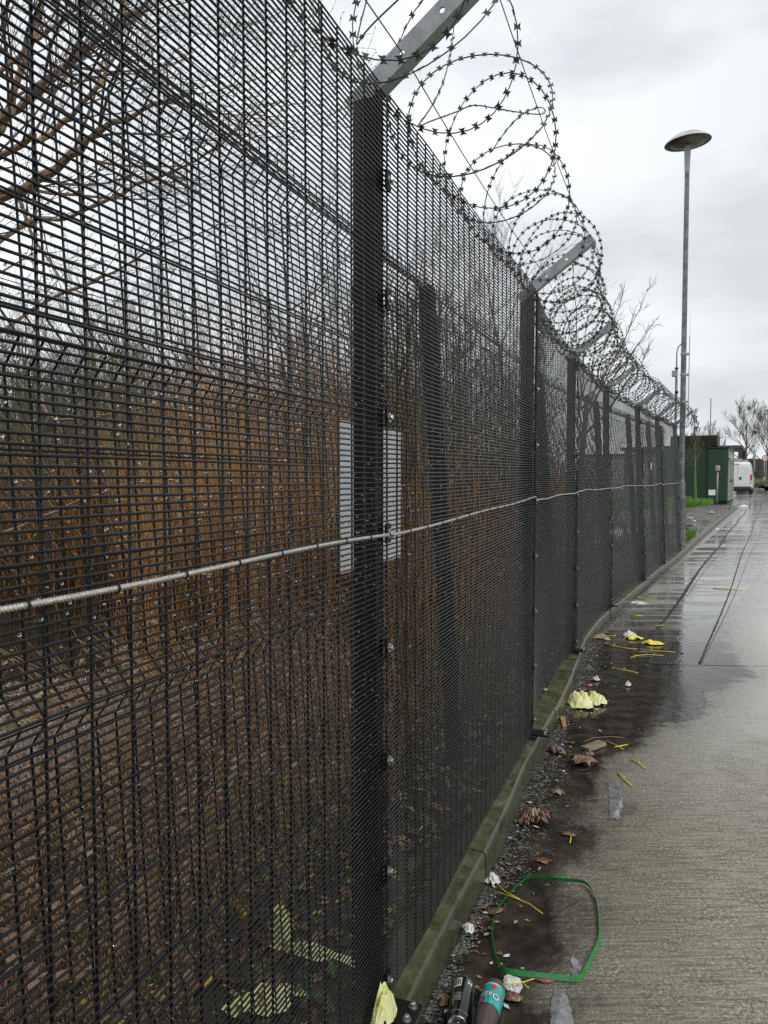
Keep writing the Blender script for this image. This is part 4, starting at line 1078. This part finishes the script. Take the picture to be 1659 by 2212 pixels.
# litter between the fences
sheet_blob('plastic_sheet', (-.33, 2.26, .1), (.07, .22, .12), M['plastic_ye'], 'pale yellow plastic sheet between the fences left of the near post', 'plastic sheet', 41, crump=.5, rz=.3)
sheet_blob('plastic_strip', (-.2, 2.13, .1), (.3, .045, .05), M['plastic_ye'], 'long pale yellow plastic strip between the fences curving towards the near post', 'plastic strip', 42, crump=.5, rz=-.35)
sheet_blob('plastic_bag', (-.33, 1.93, .1), (.2, .1, .08), M['plastic_ye'], 'pale plastic bag between the fences at the bottom edge', 'bag', 43, crump=.5, rz=.35)

star = lambda a: (.42 + .5 * abs(math.cos(a * 2.5)) ** .8 + .1 * math.sin(a * 13) + .07 * math.sin(a * 23 + 1)) * (1.05 if abs(a) < 2.2 else .8)
leaf_spec = [((.97, 4.03), (.19, .16, .035), 'leaf_br', 'brown lobed leaf with a blue scrap on it against the kerb', 3, .5),
             ((1.07, 3.87), (.26, .22, .04), 'leaf_br', 'largest wet brown maple leaf floating in the gutter', 4, .2),
             ((1.14, 3.98), (.16, .1, .02), 'leaf_br', 'dark soaked leaf half under the largest maple leaf', 5, 1.0),
             ((.85, 3.49), (.12, .08, .02), 'wood', 'olive brown rounded leaf lying in dark water', 6, .1),
             ((.66, 3.24), (.13, .12, .045), 'leaf_br', 'curled brown leaf on top of the leaf pile by the kerb', 7, .4),
             ((.70, 3.17), (.15, .1, .04), 'leaf_br', 'crumpled brown leaf at the road side of the leaf pile', 8, 1.4),
             ((.64, 3.17), (.13, .12, .05), 'leaf_br', 'dark curled leaf at the kerb side of the leaf pile', 31, 2.2),
             ((.72, 3.22), (.12, .1, .05), 'leaf_br', 'crumpled leaf at the far side of the leaf pile', 32, .9),
             ((.67, 3.2), (.15, .1, .065), 'leaf_pale', 'pale folded leaf in the middle of the leaf pile', 33, 1.9),
             ((.80, 3.08), (.09, .05, .01), 'leaf_br', 'flat brown leaf just beyond the leaf pile', 9, -.4),
             ((.18, 2.07), (.045, .07, .02), 'leaf_br', 'small curled red brown leaf between the kerb and the black can', 10, -.5),
             ((.385, 2.085), (.08, .055, .02), 'leaf_br', 'brown leaf under the torn white paper', 11, -.3),
             ((.64, 2.86), (.12, .07, .004), 'leaf_br', 'flat soaked brown leaf above the green strap', 12, 0),
             ((1.11, 4.7), (.08, .06, .03), 'leaf_pale', 'pale brown curled leaf below the yellow bag', 13, 0),
             ((.93, 4.87), (.08, .055, .12), 'leaf_pale', 'pale cream leaf resting on top of the kerb', 14, 0),
             ((.50, 2.17), (.1, .05, .004), 'leaf_br', 'flat brown leaf inside the near edge of the green strap', 15, 0),
             ((.40, 2.52), (.09, .045, .004), 'leaf_br', 'flat brown leaf inside the kerb side of the green strap', 16, .5),
             ((1.495, 5.15), (.06, .045, .02), 'leaf_ye', 'yellow leaf just beyond the yellow bag', 17, 0),
             ((1.54, 5.34), (.06, .035, .015), 'orange_pl', 'small orange plastic scrap beyond the yellow leaf', 18, .3)]
for (x, y), sz, m_, lb, sd_, rz_ in leaf_spec:
    plast = m_ == 'orange_pl'
    zz = .112 if 'on top of the kerb' in lb else .005
    sz = (sz[0] * .72, sz[1] * .72, sz[2])
    if zz > .1: sz = (sz[0], sz[1], .02); x = 1.09
    sheet_blob('plastic_scrap' if plast else 'fallen_leaf', (x, y, zz), sz, M[m_], lb, 'scrap' if plast else 'leaf', sd_, crump=.7, rz=rz_, n=14, outline=star if sz[0] > .08 and not plast else None)
mb = MB(); mb.box((0, 0, 0), (.035, .022, .002), rot=Matrix.Rotation(.3, 3, 'Y')); o = mb.build('plastic_scrap', M['blue_pl'], label='small bright blue scrap lying on the brown leaf', category='scrap'); o.location = (.99, 4.0, .035)
# wood pieces
def stickbox(loc, size, rz_, m_, label, seed):
    q = random.Random(seed); mb = MB(); n = 6; L, w, h = size
    for i in range(n + 1):
        x = -L / 2 + L * i / n; ww = w / 2 * q.uniform(.8, 1.1); hh = h * q.uniform(.8, 1.1)
        mb.v += [(x, -ww, 0), (x, ww, 0), (x + q.uniform(-.004, .004), ww * .8, hh), (x, -ww * .8, hh)]
    for i in range(n):
        a = i * 4
        for k in range(4): mb.f.append((a + k, a + (k + 1) % 4, a + 4 + (k + 1) % 4, a + 4 + k)); mb.m.append(0)
    mb.f += [(0, 1, 2, 3), (n * 4 + 3, n * 4 + 2, n * 4 + 1, n * 4)]; mb.m += [0, 0]
    o = mb.build('wood_scrap', m_, label=label, category='wood'); o.location = loc; o.rotation_euler = (0, 0, rz_)
stickbox((1.135, 4.5, .005), (.22, .034, .018), R(80), M['wood2'], 'rotten brown wooden stick lying along the gutter below the yellow bag', 1)
stickbox((1.21, 4.1, .005), (.17, .06, .02), R(38), M['wood'], 'grey splintered wood scrap right of the brown leaves', 2)
twig([(1.18, 4.19), (1.25, 4.25), (1.37, 4.27), (1.44, 4.25)], .004, 'thin grey stick lying beyond the grey wood scrap', mat_='wood', name='stick', group='sticks')
twig([(1.02, 3.76), (1.08, 3.78), (1.14, 3.86), (1.16, 3.93)], .002, 'thin green stem curving past the largest maple leaf', mat_='leaf_gr', name='stem', group='stems')

# green packing strap ring
ring = [(.568, 2.736), (.619, 2.725), (.69, 2.707), (.755, 2.695), (.778, 2.668), (.785, 2.6), (.772, 2.52), (.752, 2.44), (.73, 2.365), (.70, 2.305), (.665, 2.245), (.632, 2.19), (.6, 2.152), (.555, 2.155), (.495, 2.165),
        (.43, 2.18), (.378, 2.197), (.362, 2.23), (.356, 2.28), (.358, 2.36), (.372, 2.44), (.40, 2.51), (.44, 2.58), (.485, 2.645), (.53, 2.7), (.55, 2.727)]
c0 = Vector((.57, 2.43, 0)); rp = [Vector((x, y, 0)) - c0 for x, y in ring]; mb = MB(); sm = []
n = len(rp)
for i in range(n):
    a, b_, c, d = rp[i - 1], rp[i], rp[(i + 1) % n], rp[(i + 2) % n]
    for t in (0, .34, .67): sm.append(.5 * ((2 * b_) + (c - a) * t + (2 * a - 5 * b_ + 4 * c - d) * t * t + (3 * b_ - a - 3 * c + d) * t ** 3))
n = len(sm)
for i, p in enumerate(sm):
    t = (sm[(i + 1) % n] - sm[i - 1]).normalized(); nn = Vector((t.y, -t.x, 0)); lift = .004 + .004 * math.sin(i * .21)
    lean_ = -.35
    for o_, z in ((0, 0), (0 - lean_ * .015, .0155), (.0012 - lean_ * .015, .0155), (.0012, 0)):
        q_ = p + nn * o_; mb.v.append((q_.x, q_.y, z + lift))
for i in range(n):
    for k in range(4):
        a = i * 4 + k; b2_ = i * 4 + (k + 1) % 4; c2_ = ((i + 1) % n) * 4 + (k + 1) % 4; d2_ = ((i + 1) % n) * 4 + k
        mb.f.append((a, b2_, c2_, d2_)); mb.m.append(0)
st = mb.build('packing_strap', M['strap'], smooth=False, label='closed loop of glossy green plastic packing strap lying on the wet concrete', category='strap'); st.location = c0
mb = MB(); p = rp[1].lerp(rp[2], .9); t = (rp[3] - rp[1]).normalized()
mb.box((p.x, p.y, .015), (.055, .0035, .017), rot=Matrix.Rotation(math.atan2(t.y, t.x), 3, 'Z') @ Matrix.Rotation(.35, 3, 'X')); mb.build('weld_overlap', M['strap'], st)

# text helper: flat text -> mesh
def text_mesh(s, size, extr=0, align='CENTER', shear=0, offset=0):
    cu = bpy.data.curves.new('txt', 'FONT'); cu.body = s; cu.size = size; cu.align_x = align; cu.align_y = 'CENTER'; cu.shear = shear; cu.offset = offset; cu.resolution_u = 3; cu.extrude = extr
    o = bpy.data.objects.new('txt', cu); COL.objects.link(o); dg = bpy.context.evaluated_depsgraph_get()
    me = bpy.data.meshes.new_from_object(o.evaluated_get(dg)); bpy.data.objects.remove(o); bpy.data.curves.remove(cu); return me
def wrap(me, r, phi0, z0, name, m_, parent, rot90=False):
    bm = bmesh.new(); bm.from_mesh(me); bmesh.ops.triangulate(bm, faces=bm.faces)
    bmesh.ops.subdivide_edges(bm, edges=[e for e in bm.edges if e.calc_length() > .008], cuts=2)
    for v in bm.verts:
        x, y = v.co.x, v.co.y
        if rot90: x, y = -y, x
        ph = phi0 + x / r; v.co = (r * math.cos(ph), r * math.sin(ph), z0 + y)
    m2 = bpy.data.meshes.new(name); bm.to_mesh(m2); bm.free(); m2.materials.clear(); m2.materials.append(m_)
    o = bpy.data.objects.new(name, m2); COL.objects.link(o); o.parent = parent; return o
def disc_mesh(rx, ry, n=20, bumpy=0):
    me = bpy.data.meshes.new('d'); v = [(0, 0, 0)] + [(rx * math.cos(t / n * 6.2832) * (1 + bumpy * math.sin(t * 2.7)), ry * math.sin(t / n * 6.2832), 0) for t in range(n)]
    me.from_pydata(v, [], [(0, i + 1, (i + 1) % n + 1) for i in range(n)]); return me
def rect_mesh(w, h, x=0, y=0, nx=8):
    v = []; f = []
    for i in range(nx + 1): v += [(x - w / 2 + w * i / nx, y - h / 2, 0), (x - w / 2 + w * i / nx, y + h / 2, 0)]
    for i in range(nx): f.append((2 * i, 2 * i + 2, 2 * i + 3, 2 * i + 1))
    me = bpy.data.meshes.new('r'); me.from_pydata(v, [], f); return me
# lying drink bottle (neck towards the camera)
nd = Vector((-.075, -.2, -.004)).normalized()
def lie(o, base, axis, up_phi):
    """local +Z -> axis, local angle up_phi -> world up"""
    z = axis.normalized(); upw = (Vector((0, 0, 1)) - z * z.z).normalized(); x = upw; y = z.cross(x)
    Rm = Matrix((x, y, z)).transposed() @ Matrix.Rotation(-up_phi, 3, 'Z')
    o.rotation_euler = Rm.to_euler(); o.location = base
bot = empty('drink_bottle', label='crushed clear plastic drink bottle with a teal label lying beside the black can', category='bottle')
mb = MB(); rb = .0325
mb.lathe([(0, .004), (.014, .002), (.024, 0), (.0305, .006), (rb, .014), (rb, .03), (.0315, .032), (.0315, .115), (rb, .118), (.0322, .14), (.029, .165), (.022, .188), (.0145, .205), (.0135, .222), (.0135, .226)], 28)
mb.build('body', M['pet'], bot, smooth=True)
mb = MB(); mb.lathe([(rb + .0003, .028), (rb + .0006, .03), (rb + .0006, .112), (rb + .0002, .114)], 36); mb.build('label', M['teal'], bot, smooth=True)
mb = MB(); mb.lathe([(0, .222), (.0145, .222), (.0145, .238), (0, .239)], 20); mb.build('cap', M['black'], bot, smooth=True)
up = R(-78)
for off, m_, rr, nm in ((.0014, M['navy'], rb + .0011, 'lettering_outline'), (0, M['signwhite'], rb + .0015, 'lettering')):
    wrap(text_mesh('Oasis', .029, offset=off), rr, up + .12, .08, nm, m_, bot)
wrap(disc_mesh(.0085, .009), rb + .0012, up - .10, .048, 'fruit_print', M['berry'], bot)
wrap(disc_mesh(.006, .0105), rb + .0012, up + .62, .104, 'fruit_print', M['berry'], bot)
wrap(disc_mesh(.0078, .0125), rb + .0010, up + .62, .104, 'fruit_outline', M['navy'], bot)
wrap(disc_mesh(.0045, .007), rb + .0012, up - .85, .07, 'fruit_print', M['berry'], bot)
wrap(rect_mesh(.05, .0022), rb + .0011, up + .2, .034, 'white_band', M['signwhite'], bot)
lie(bot, Vector((.335, 2.095, .034)), nd, up + .05)
# black drink can (lid towards the camera)
can = empty('drink_can', label='tall black drink can with small print lying in the gutter by the kerb', category='can')
rc = .033
mb = MB(); mb.lathe([(0, .008), (.02, .004), (.024, 0), (.026, .001), (.0315, .009), (rc, .015), (rc, .145), (.0318, .151), (.0275, .162)], 36); mb.build('body', M['can'], can, smooth=True)
mb = MB(); mb.lathe([(.0275, .162), (.0282, .166), (.0275, .168), (.0262, .166), (.0245, .161), (0, .161)], 32); mb.build('lid', M['alu'], can, smooth=True)
mb = MB(); mb.tube([(.006 * math.cos(t), .011 * math.sin(t) + .004, .1635) for t in [k * .524 for k in range(12)]], .0014, 5, closed=True); mb.build('ring_pull', M['alu'], can, smooth=True)
up = R(-90)
wrap(rect_mesh(.026, .034), rc + .0003, up + .62, .036, 'barcode_panel', M['signwhite'], can)
for k in range(9):
    wrap(rect_mesh(.0013 if k % 3 else .0022, .026, nx=1), rc + .0006, up + .62 + (-.010 + k * .0025) / rc, .036, 'barcode_bar', M['ink'], can)
wrap(text_mesh('M', .02), rc + .0003, up - .55, .03, 'logo', M['signwhite'], can)
for k in range(4):
    wrap(text_mesh(('CHEVAL LENO', 'ZERO SUGAR')[k % 2] if False else '|||| ||| |||||| || ||||', .0052), rc + .0004, up + .12 + k * .17, .095, 'small_print', M['white'], can, rot90=True)
wrap(text_mesh('TAURINE + CAFFEINE + TAURINE', .0042), .0325, up + .1, .1475, 'small_print', M['white'], can)
for k in range(3): wrap(rect_mesh(.002, .02, nx=1), rc + .0004, up + .9 - k * .09, .075 + k * .02, 'green_stripe', M['lime'], can)
lie(can, Vector((.243, 2.105, .034)), Vector((-.041, -.172, -.003)), up + .1)

# ------------------------------------------------------------------ lamp post by the fence end
def lamp_post(loc, label, H=8.4, group=None, tilt=True):
    t = empty('street_lamp', loc, label=label, category='street lamp')
    mb = MB(); mb.lathe([(.105, 0), (.1, .05), (.075, 1.32), (.06, 1.36), (.055, 1.4), (.052, 4), (.046, H - .62)], 14); mb.build('pole', M['steelpaint'], t, smooth=True)
    mb = MB(); mb.lathe([(.047, H - .62), (.05, H - .58), (.062, H - .2), (.07, H - .05), (.0, H - .04)], 14); mb.build('collar', M['lampgrey'], t, smooth=True)
    h = empty('lamp_head', (0, 0, H)); h.parent = t
    if tilt: h.rotation_euler = (R(2), R(-9), 0)
    mb = MB(); mb.lathe([(0, .19), (.12, .18), (.25, .13), (.36, .06), (.43, .0), (.445, -.02)], 36)
    mb.v = [(a, b2, c + H) for a, b2, c in mb.v]
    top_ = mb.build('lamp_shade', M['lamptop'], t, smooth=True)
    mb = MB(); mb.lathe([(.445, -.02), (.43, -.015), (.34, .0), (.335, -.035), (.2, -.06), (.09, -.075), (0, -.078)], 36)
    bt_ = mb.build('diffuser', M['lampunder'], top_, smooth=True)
    # tilt the head about its centre
    if tilt:
        Rm = Matrix.Rotation(R(-4), 4, 'Y') @ Matrix.Rotation(R(2), 4, 'X'); top_.data.transform(Matrix.Translation((0, 0, H)) @ Rm @ Matrix.Translation((0, 0, -H)))
        bt_.data.transform(Matrix.Translation((0, 0, H)) @ Rm)
    else: bt_.data.transform(Matrix.Translation((0, 0, H)))
    bpy.data.objects.remove(h)
    mb = MB(); mb.box((.02, -.085, .7), (.1, .03, .62)); mb.build('access_door', M['steelpaint'], t, bevel=.004)
    return t
LX, LY = 6.13, 14.9
lamp = lamp_post((LX, LY, hz(LY) + .09), 'tall grey street lamp with dish head standing at the end of the mesh fence', H=8.2)
mb = MB()
for z in (3.95, 3.53, 2.98):
    mb.lathe([(.057, -.025), (.064, -.02), (.064, .02), (.057, .025)], 14, origin=(0, 0, z)); mb.box((.085, 0, z), (.07, .02, .05))
mb.build('band_clamp', M['galv'], lamp)
mb = MB(); mb.tube([(.115, 0, 2.6), (.115, 0, 4.3)], .008, 6); mb.tube([(.115, 0, 4.3), (.115, 0, 4.75)], .0025, 4); mb.build('aerial_rod', M['galv'], lamp)
# conduit pole with junction box and small camera
cp = empty('camera_pole', (6.13, 15.25, hz(15) + .09), label='thin grey steel pole with small junction box and dome camera behind the street lamp', category='pole')
mb = MB(); mb.tube([(0, 0, 0), (0, 0, 3.72)], .026, 10); mb.tube([(0, 0, 3.7), (0, 0, 3.73)], .042, 10); mb.build('pole', M['steelpaint'], cp, smooth=True)
mb = MB(); mb.tube([(0, 0, 3.72), (0, 0, 4.05), (.02, -.01, 4.15), (.07, -.04, 4.21), (.12, -.1, 4.225)], .013, 8); mb.build('conduit', M['galv'], cp, smooth=True)
mb = MB(); mb.box((-.055, -.02, 3.6), (.075, .09, .13)); mb.build('junction_box', M['lampgrey'], cp, bevel=.006)
mb = MB(); mb.lathe([(0, -.05), (.03, -.035), (.038, 0), (.03, .02), (0, .02)], 12, origin=(-.01, -.045, 3.22)); mb.build('dome_camera', M['black'], cp, smooth=True)

# ------------------------------------------------------------------ kiosk, tree, control post
HD = R(28.3); RX = Vector((math.cos(HD), -math.sin(HD), 0)); RY = Vector((math.sin(HD), math.cos(HD), 0))   # right / forward along the road
KC = Vector((18.79, 39.5, hz(39.5) + .02)); kz = -HD
ki = empty('steel_kiosk', tuple(KC), kz, label='long dark green steel equipment kiosk beside the far end of the kerb', category='kiosk')
# local x: to the left is negative, y: forward along the road
mb = MB(); mb.box((-.51, 3.4, 1.6), (1.02, 6.8, 2.9)); mb.build('front_module', M['green'], ki, bevel=.02)
mb = MB(); mb.box((-2.4, 3.6, 1.66), (2.7, 6.6, 3.02)); mb.build('rear_module', M['green'], ki, bevel=.02)
mb = MB(); mb.box((-.5, 3.4, .07), (.92, 6.7, .16)); mb.box((-2.4, 3.6, .07), (2.6, 6.5, .16)); mb.build('plinth', M['dark'], ki)
mb = MB(); mb.box((-.5, 3.35, 3.09), (1.12, 6.95, .07)); mb.box((-2.4, 3.55, 3.21), (2.8, 6.75, .07)); mb.build('roof_trim', M['dgreen'], ki)
for y in (.9, 2.7, 4.5):
    mb = MB(); mb.box((.02, y, 1.3), (.035, 1.1, 2.15)); dd_ = mb.build('door', M['dgreen'], ki, bevel=.01)
    mb = MB(); mb.box((.035, y - .6, 1.3), (.07, .09, 2.25)); mb.box((.035, y + .6, 1.3), (.07, .09, 2.25)); mb.build('door_frame', M['door'], ki)
    mb = MB(); mb.box((.06, y + .45, 1.25), (.04, .05, .16)); mb.build('handle', M['black'], dd_)
    mb = MB(); mb.box((.008, y, 2.62), (.02, 1.1, .4)); mb.build('vent', M['lampgrey'], ki)
mb = MB(); mb.box((.2, .6, 2.52), (.4, 1.1, .04), rot=Matrix.Rotation(R(12), 3, 'Y')); mb.box((.2, 3.0, 2.45), (.4, 1.1, .04), rot=Matrix.Rotation(R(12), 3, 'Y')); mb.build('door_canopy', M['door'], ki)
mb = MB(); mb.box((-.78, -.012, .62), (.34, .02, .3)); mb.build('notice_panel', M['signwhite'], ki)
ru = MB(); ru.box((-1.9, 2.6, 3.55), (2.5, 2.2, .62)); ruo = ru.build('roof_unit', M['brownbox'], ki)
for k in range(5):
    mb = MB(); mb.box((-1.9, 1.48, 3.3 + k * .12), (2.4, .03, .09), rot=Matrix.Rotation(R(25), 3, 'X')); mb.build('louvre', M['brownbox'], ruo)
ant = MB(); ant.tube([(-.35, 3, 3.1), (-.35, 3, 4.05)], .02, 6); ant.tube([(-.35, 3, 3.2), (-.35, 3, 3.6)], .045, 6); ant.build('aerial', M['lampgrey'], ki)

kt = tree_mesh(71, 5.0, .065, 3, (3, 4), up=.3, spread=.5, mats=('bark_moss', 'twig_g'), limbL=.15, nl=24, bare=.42, wob=.08, minr=.008, trunkwob=.02)
plant_tree('young_tree', kt, (16.4, 38.0, hz(38) + .1), 2.2, .93, 'young bare tree with mossy green trunk in front of the green kiosk')
ep = empty('control_post', (17.72, 38.4, hz(38) + .1), kz, label='galvanised post with an orange push button box before the green kiosk', category='control post')
mb = MB(); mb.tube([(0, 0, 0), (0, 0, 1.75)], .038, 8); mb.build('pole', M['galv'], ep, smooth=True)
mb = MB(); mb.box((0, -.03, 1.87), (.2, .12, .26)); mb.build('button_box', M['pale'], ep, bevel=.01)
mb = MB(); mb.lathe([(0, .05), (.05, .045), (.055, 0)], 10); mb.v = [(x, -.09 - z, 1.87 + y) for x, y, z in mb.v]; mb.build('button', M['orange_pl'], ep)
mb = MB(); mb.box((0, -.01, 1.72), (.16, .1, .05)); mb.build('bracket', M['black'], ep)

# ------------------------------------------------------------------ van
def van():
    c = Vector((28.47, 55.9, hz(56))) - RX * 1.02
    v = empty('parked_van', tuple(c), kz, label='white high roof panel van parked with its rear towards the viewer', category='van')
    prof = [(0.0, .42), (.0, 1.0), (.03, 1.9), (.14, 2.42), (.35, 2.52), (3.6, 2.5), (4.1, 2.36), (4.75, 1.62), (5.55, 1.2), (5.85, 1.0), (5.92, .42)]
    mb = MB(); xs = [(-1.02, 0), (1.02, 0)]
    # cross sections: width narrows towards the roof
    def wz(z): return 1.02 - max(0, z - 1.2) * .1 - (max(0, z - 2.3) * .45)
    n = len(prof)
    for sgn in (-1, 1):
        for y, z in prof: mb.v.append((sgn * wz(z), y, z))
    for k in range(n - 1): mb.f.append((k, k + 1, n + k + 1, n + k)); mb.m.append(0)
    mb.f.append((n - 1, 0, n, 2 * n - 1)); mb.m.append(0)
    mb.f.append(tuple(reversed(range(n)))); mb.f.append(tuple(n + k for k in range(n))); mb.m += [0, 0]
    mb.build('body', M['vanw'], v, bevel=.06)
    for s_ in (-1, 1):
        mb = MB(); mb.v = []; x0, x1 = .012, .88
        pts = [(x0, .62), (x1, .62), (.87, 1.2), (.8, 2.22), (x0, 2.26)]
        mb.prism([(s_ * x, z) for x, z in pts], 0, .025, rot=Matrix(((1, 0, 0), (0, .0, -1), (0, 1, 0))), off=(0, -.0, 0))
        dd_ = mb.build('rear_door', M['vanw'], v, bevel=.012)
        mb = MB(); mb.prism([(s_ * x, z) for x, z in ((.1, 1.62), (.78, 1.62), (.75, 2.1), (.1, 2.12))], .02, .034, rot=Matrix(((1, 0, 0), (0, 0, -1), (0, 1, 0)))); mb.build('window_panel', M['vanw'], dd_, bevel=.01)
        mb = MB(); mb.box((s_ * .95, .0, 1.2), (.13, .1, .68)); tl = mb.build('tail_light', M['red'], v, bevel=.02)
        mb = MB(); mb.box((s_ * .95, -.045, 1.0), (.09, .03, .16)); mb.build('reversing_lamp', M['signwhite'], tl)
        for y in (.95, 4.85):
            mb = MB(); mb.lathe([(.0, -.1), (.3, -.1), (.35, -.06), (.35, .1), (.22, .11), (0, .11)], 18); mb.v = [(z * s_ + s_ * .9, y + x_, .35 + y_) for x_, y_, z in mb.v]; w_ = mb.build('wheel', M['tyre'], v, smooth=True)
        mb = MB(); mb.box((s_ * 1.17, 4.35, 1.6), (.2, .12, .42)); mb.build('wing_mirror', M['black'], v, bevel=.03)
        mb = MB(); mb.box((s_ * 1.0, 4.3, 1.7), (.03, .8, .5)); mb.build('side_window', M['glass'], v)
    mb = MB(); mb.box((.2, -.05, 1.25), (.16, .05, .2)); mb.build('handle', M['black'], v, bevel=.02)
    mb = MB(); mb.box((0, -.07, .46), (2.0, .2, .26)); mb.build('bumper', M['black'], v, bevel=.03)
    mb = MB(); mb.box((0, .1, .3), (1.7, .2, .14)); mb.build('underrun_bar', M['black'], v)
    mb = MB(); mb.box((-.45, -.045, .84), (.52, .02, .12)); mb.build('number_plate', M['yellow'], v)
    mb = MB(); mb.box((-.1, -.02, 2.36), (.4, .06, .05)); mb.build('brake_light', M['black'], v)
    mb = MB(); mb.box((-.25, 1.2, 2.64), (1.0, 1.6, .28)); mb.box((.48, .9, 2.6), (.4, .5, .2)); mb.build('roof_box', M['lampgrey'], v, bevel=.03)
van()
# rubbish heap beyond the van
sheet_blob('rubbish_heap', (33.3, 62.5, hz(62.5)), (2.6, 2.4, 1.4), M['fencebr'], 'low heap of dark rubbish and rags beyond the white van', 'rubbish heap', 60, crump=.5, n=15)
sheet_blob('plastic_bag', (33.9, 61.2, hz(61)), (1.5, .9, .4), M['white'], 'white plastic bag at the foot of the rubbish heap', 'bag', 61, crump=.5)

# canopy beyond the kiosk
cn = empty('canopy', (31.1, 63, hz(63)), kz, label='flat dark roofed canopy on posts behind the kiosk and van', category='canopy')
mb = MB(); mb.box((-5, 4, 3.75), (10.2, 9, .28)); mb.build('roof', M['roofdark'], cn, bevel=.03)
for x in (-.1, -4.8, -9.6):
    for y in (-.2, 8.2):
        mb = MB(); mb.box((x, y, 1.8), (.3, .3, 3.65)); mb.build('column', M['brownbox'], cn)
pb = empty('pale_building', (33.5, 78, hz(78)), kz, label='pale low clad building seen under the canopy', category='building')
mb = MB(); mb.box((-6, 3, 1.5), (12, 6, 3.2)); wb = mb.build('wall', M['pale'], pb)
for k in range(6):
    mb = MB(); mb.box((-6, -.03, .5 + k * .45), (11.8, .05, .06)); mb.build('cladding_rail', M['lampgrey'], pb)
mb = MB(); mb.box((-6, 3, 3.2), (12.5, 6.6, .2)); mb.build('roof', M['roofdark'], pb)
# brown fence in the distance
bfn = empty('board_fence', (43, 88, hz(88)), label='long brown board fence closing off the far end of the road', category='fence')
for k in range(9):
    mb = MB()
    for j in range(14): mb.box((k * 2.2 + j * .155, rnd.uniform(-.01, .01), 1.3 + rnd.uniform(-.03, .03)), (.14, .03, 2.6))
    mb.build('board_panel', M['fencebr'], bfn, kind='stuff')
    mb = MB(); mb.box((k * 2.2 - .08, -.03, 1.35), (.1, .1, 2.75)); mb.build('post', M['fencebr'], bfn)
# speed sign, lamp, green pole
sg = empty('speed_sign', (40.6, 77.2, hz(77)), label='round white speed limit sign with red ring on a grey pole', category='sign')
mb = MB(); mb.tube([(0, 0, 0), (0, 0, 3.0)], .055, 8); mb.tube([(0, 0, 0), (0, 0, .7)], .085, 8); mb.build('pole', M['galv'], sg, smooth=True)
sc3 = 2.72
for r_, m_, yy, nm in ((.33, M['signred'], 0, 'red_ring'), (.25, M['signwhite'], -.012, 'sign_face')):
    mb = MB(); mb.prism([(r_ * math.cos(t / 28 * 6.2832), r_ * math.sin(t / 28 * 6.2832)) for t in range(28)], 0, .012, rot=Matrix(((1, 0, 0), (0, 0, -1), (0, 1, 0))), off=(0, -.06 + yy, sc3)); mb.build(nm, m_, sg)
me = text_mesh('15', .4, extr=.003, offset=.008); me.materials.append(M['ink']); to = bpy.data.objects.new('digits', me); COL.objects.link(to); to.parent = sg; to.location = (0, -.092, sc3); to.rotation_euler = (R(90), 0, 0)
lamp_post((43.6, 82.5, hz(82)), 'distant grey street lamp with dish head beyond the speed sign', H=8.2, tilt=False)
gp = MB(); gp.tube([(0, 0, 0), (0, 0, 5.2)], [.09, .06], 8); gpo = gp.build('pole', M['lampgrey'], label='greenish grey pole standing just beyond the white van', category='pole', smooth=True); gpo.location = (35.3, 69, hz(69))
gp = MB(); gp.box((0, 0, 5.2), (.3, .2, .25)); gp.build('pole_box', M['black'], gpo)
gp = MB(); gp.tube([(0, 0, 0), (0, 0, 8.2)], [.07, .04], 8); o = gp.build('mast', M['steelpaint'], label='thin grey mast rising behind the kiosk roof unit', category='mast', smooth=True); o.location = (29.7, 66, hz(66))
# far trees
ft = [tree_mesh(120 + k, 8.8, .17, 3, (4, 5), up=.16, spread=.5, mats=('bark', 'twig'), limbL=.42, nl=18, bare=.22, minr=.011, wob=.12) for k in range(3)]
for k, (x, y, s_, lb) in enumerate(((46.5, 93, .98, 'bare spreading tree directly behind the speed sign'), (43.6, 97, .72, 'smaller bare tree left of the tree behind the speed sign'),
                                    (49.5, 94, .95, 'bare tree at the edge of the view behind the far street lamp'), (53.5, 96, 1.0, 'bare tree just past the right edge of the far board fence'),
                                    (40.5, 98, .6, 'low bare tree seen above the canopy roof'))):
    plant_tree('bare_tree', ft[k % 3], (x, y, hz(y)), k * 1.3, s_, lb)
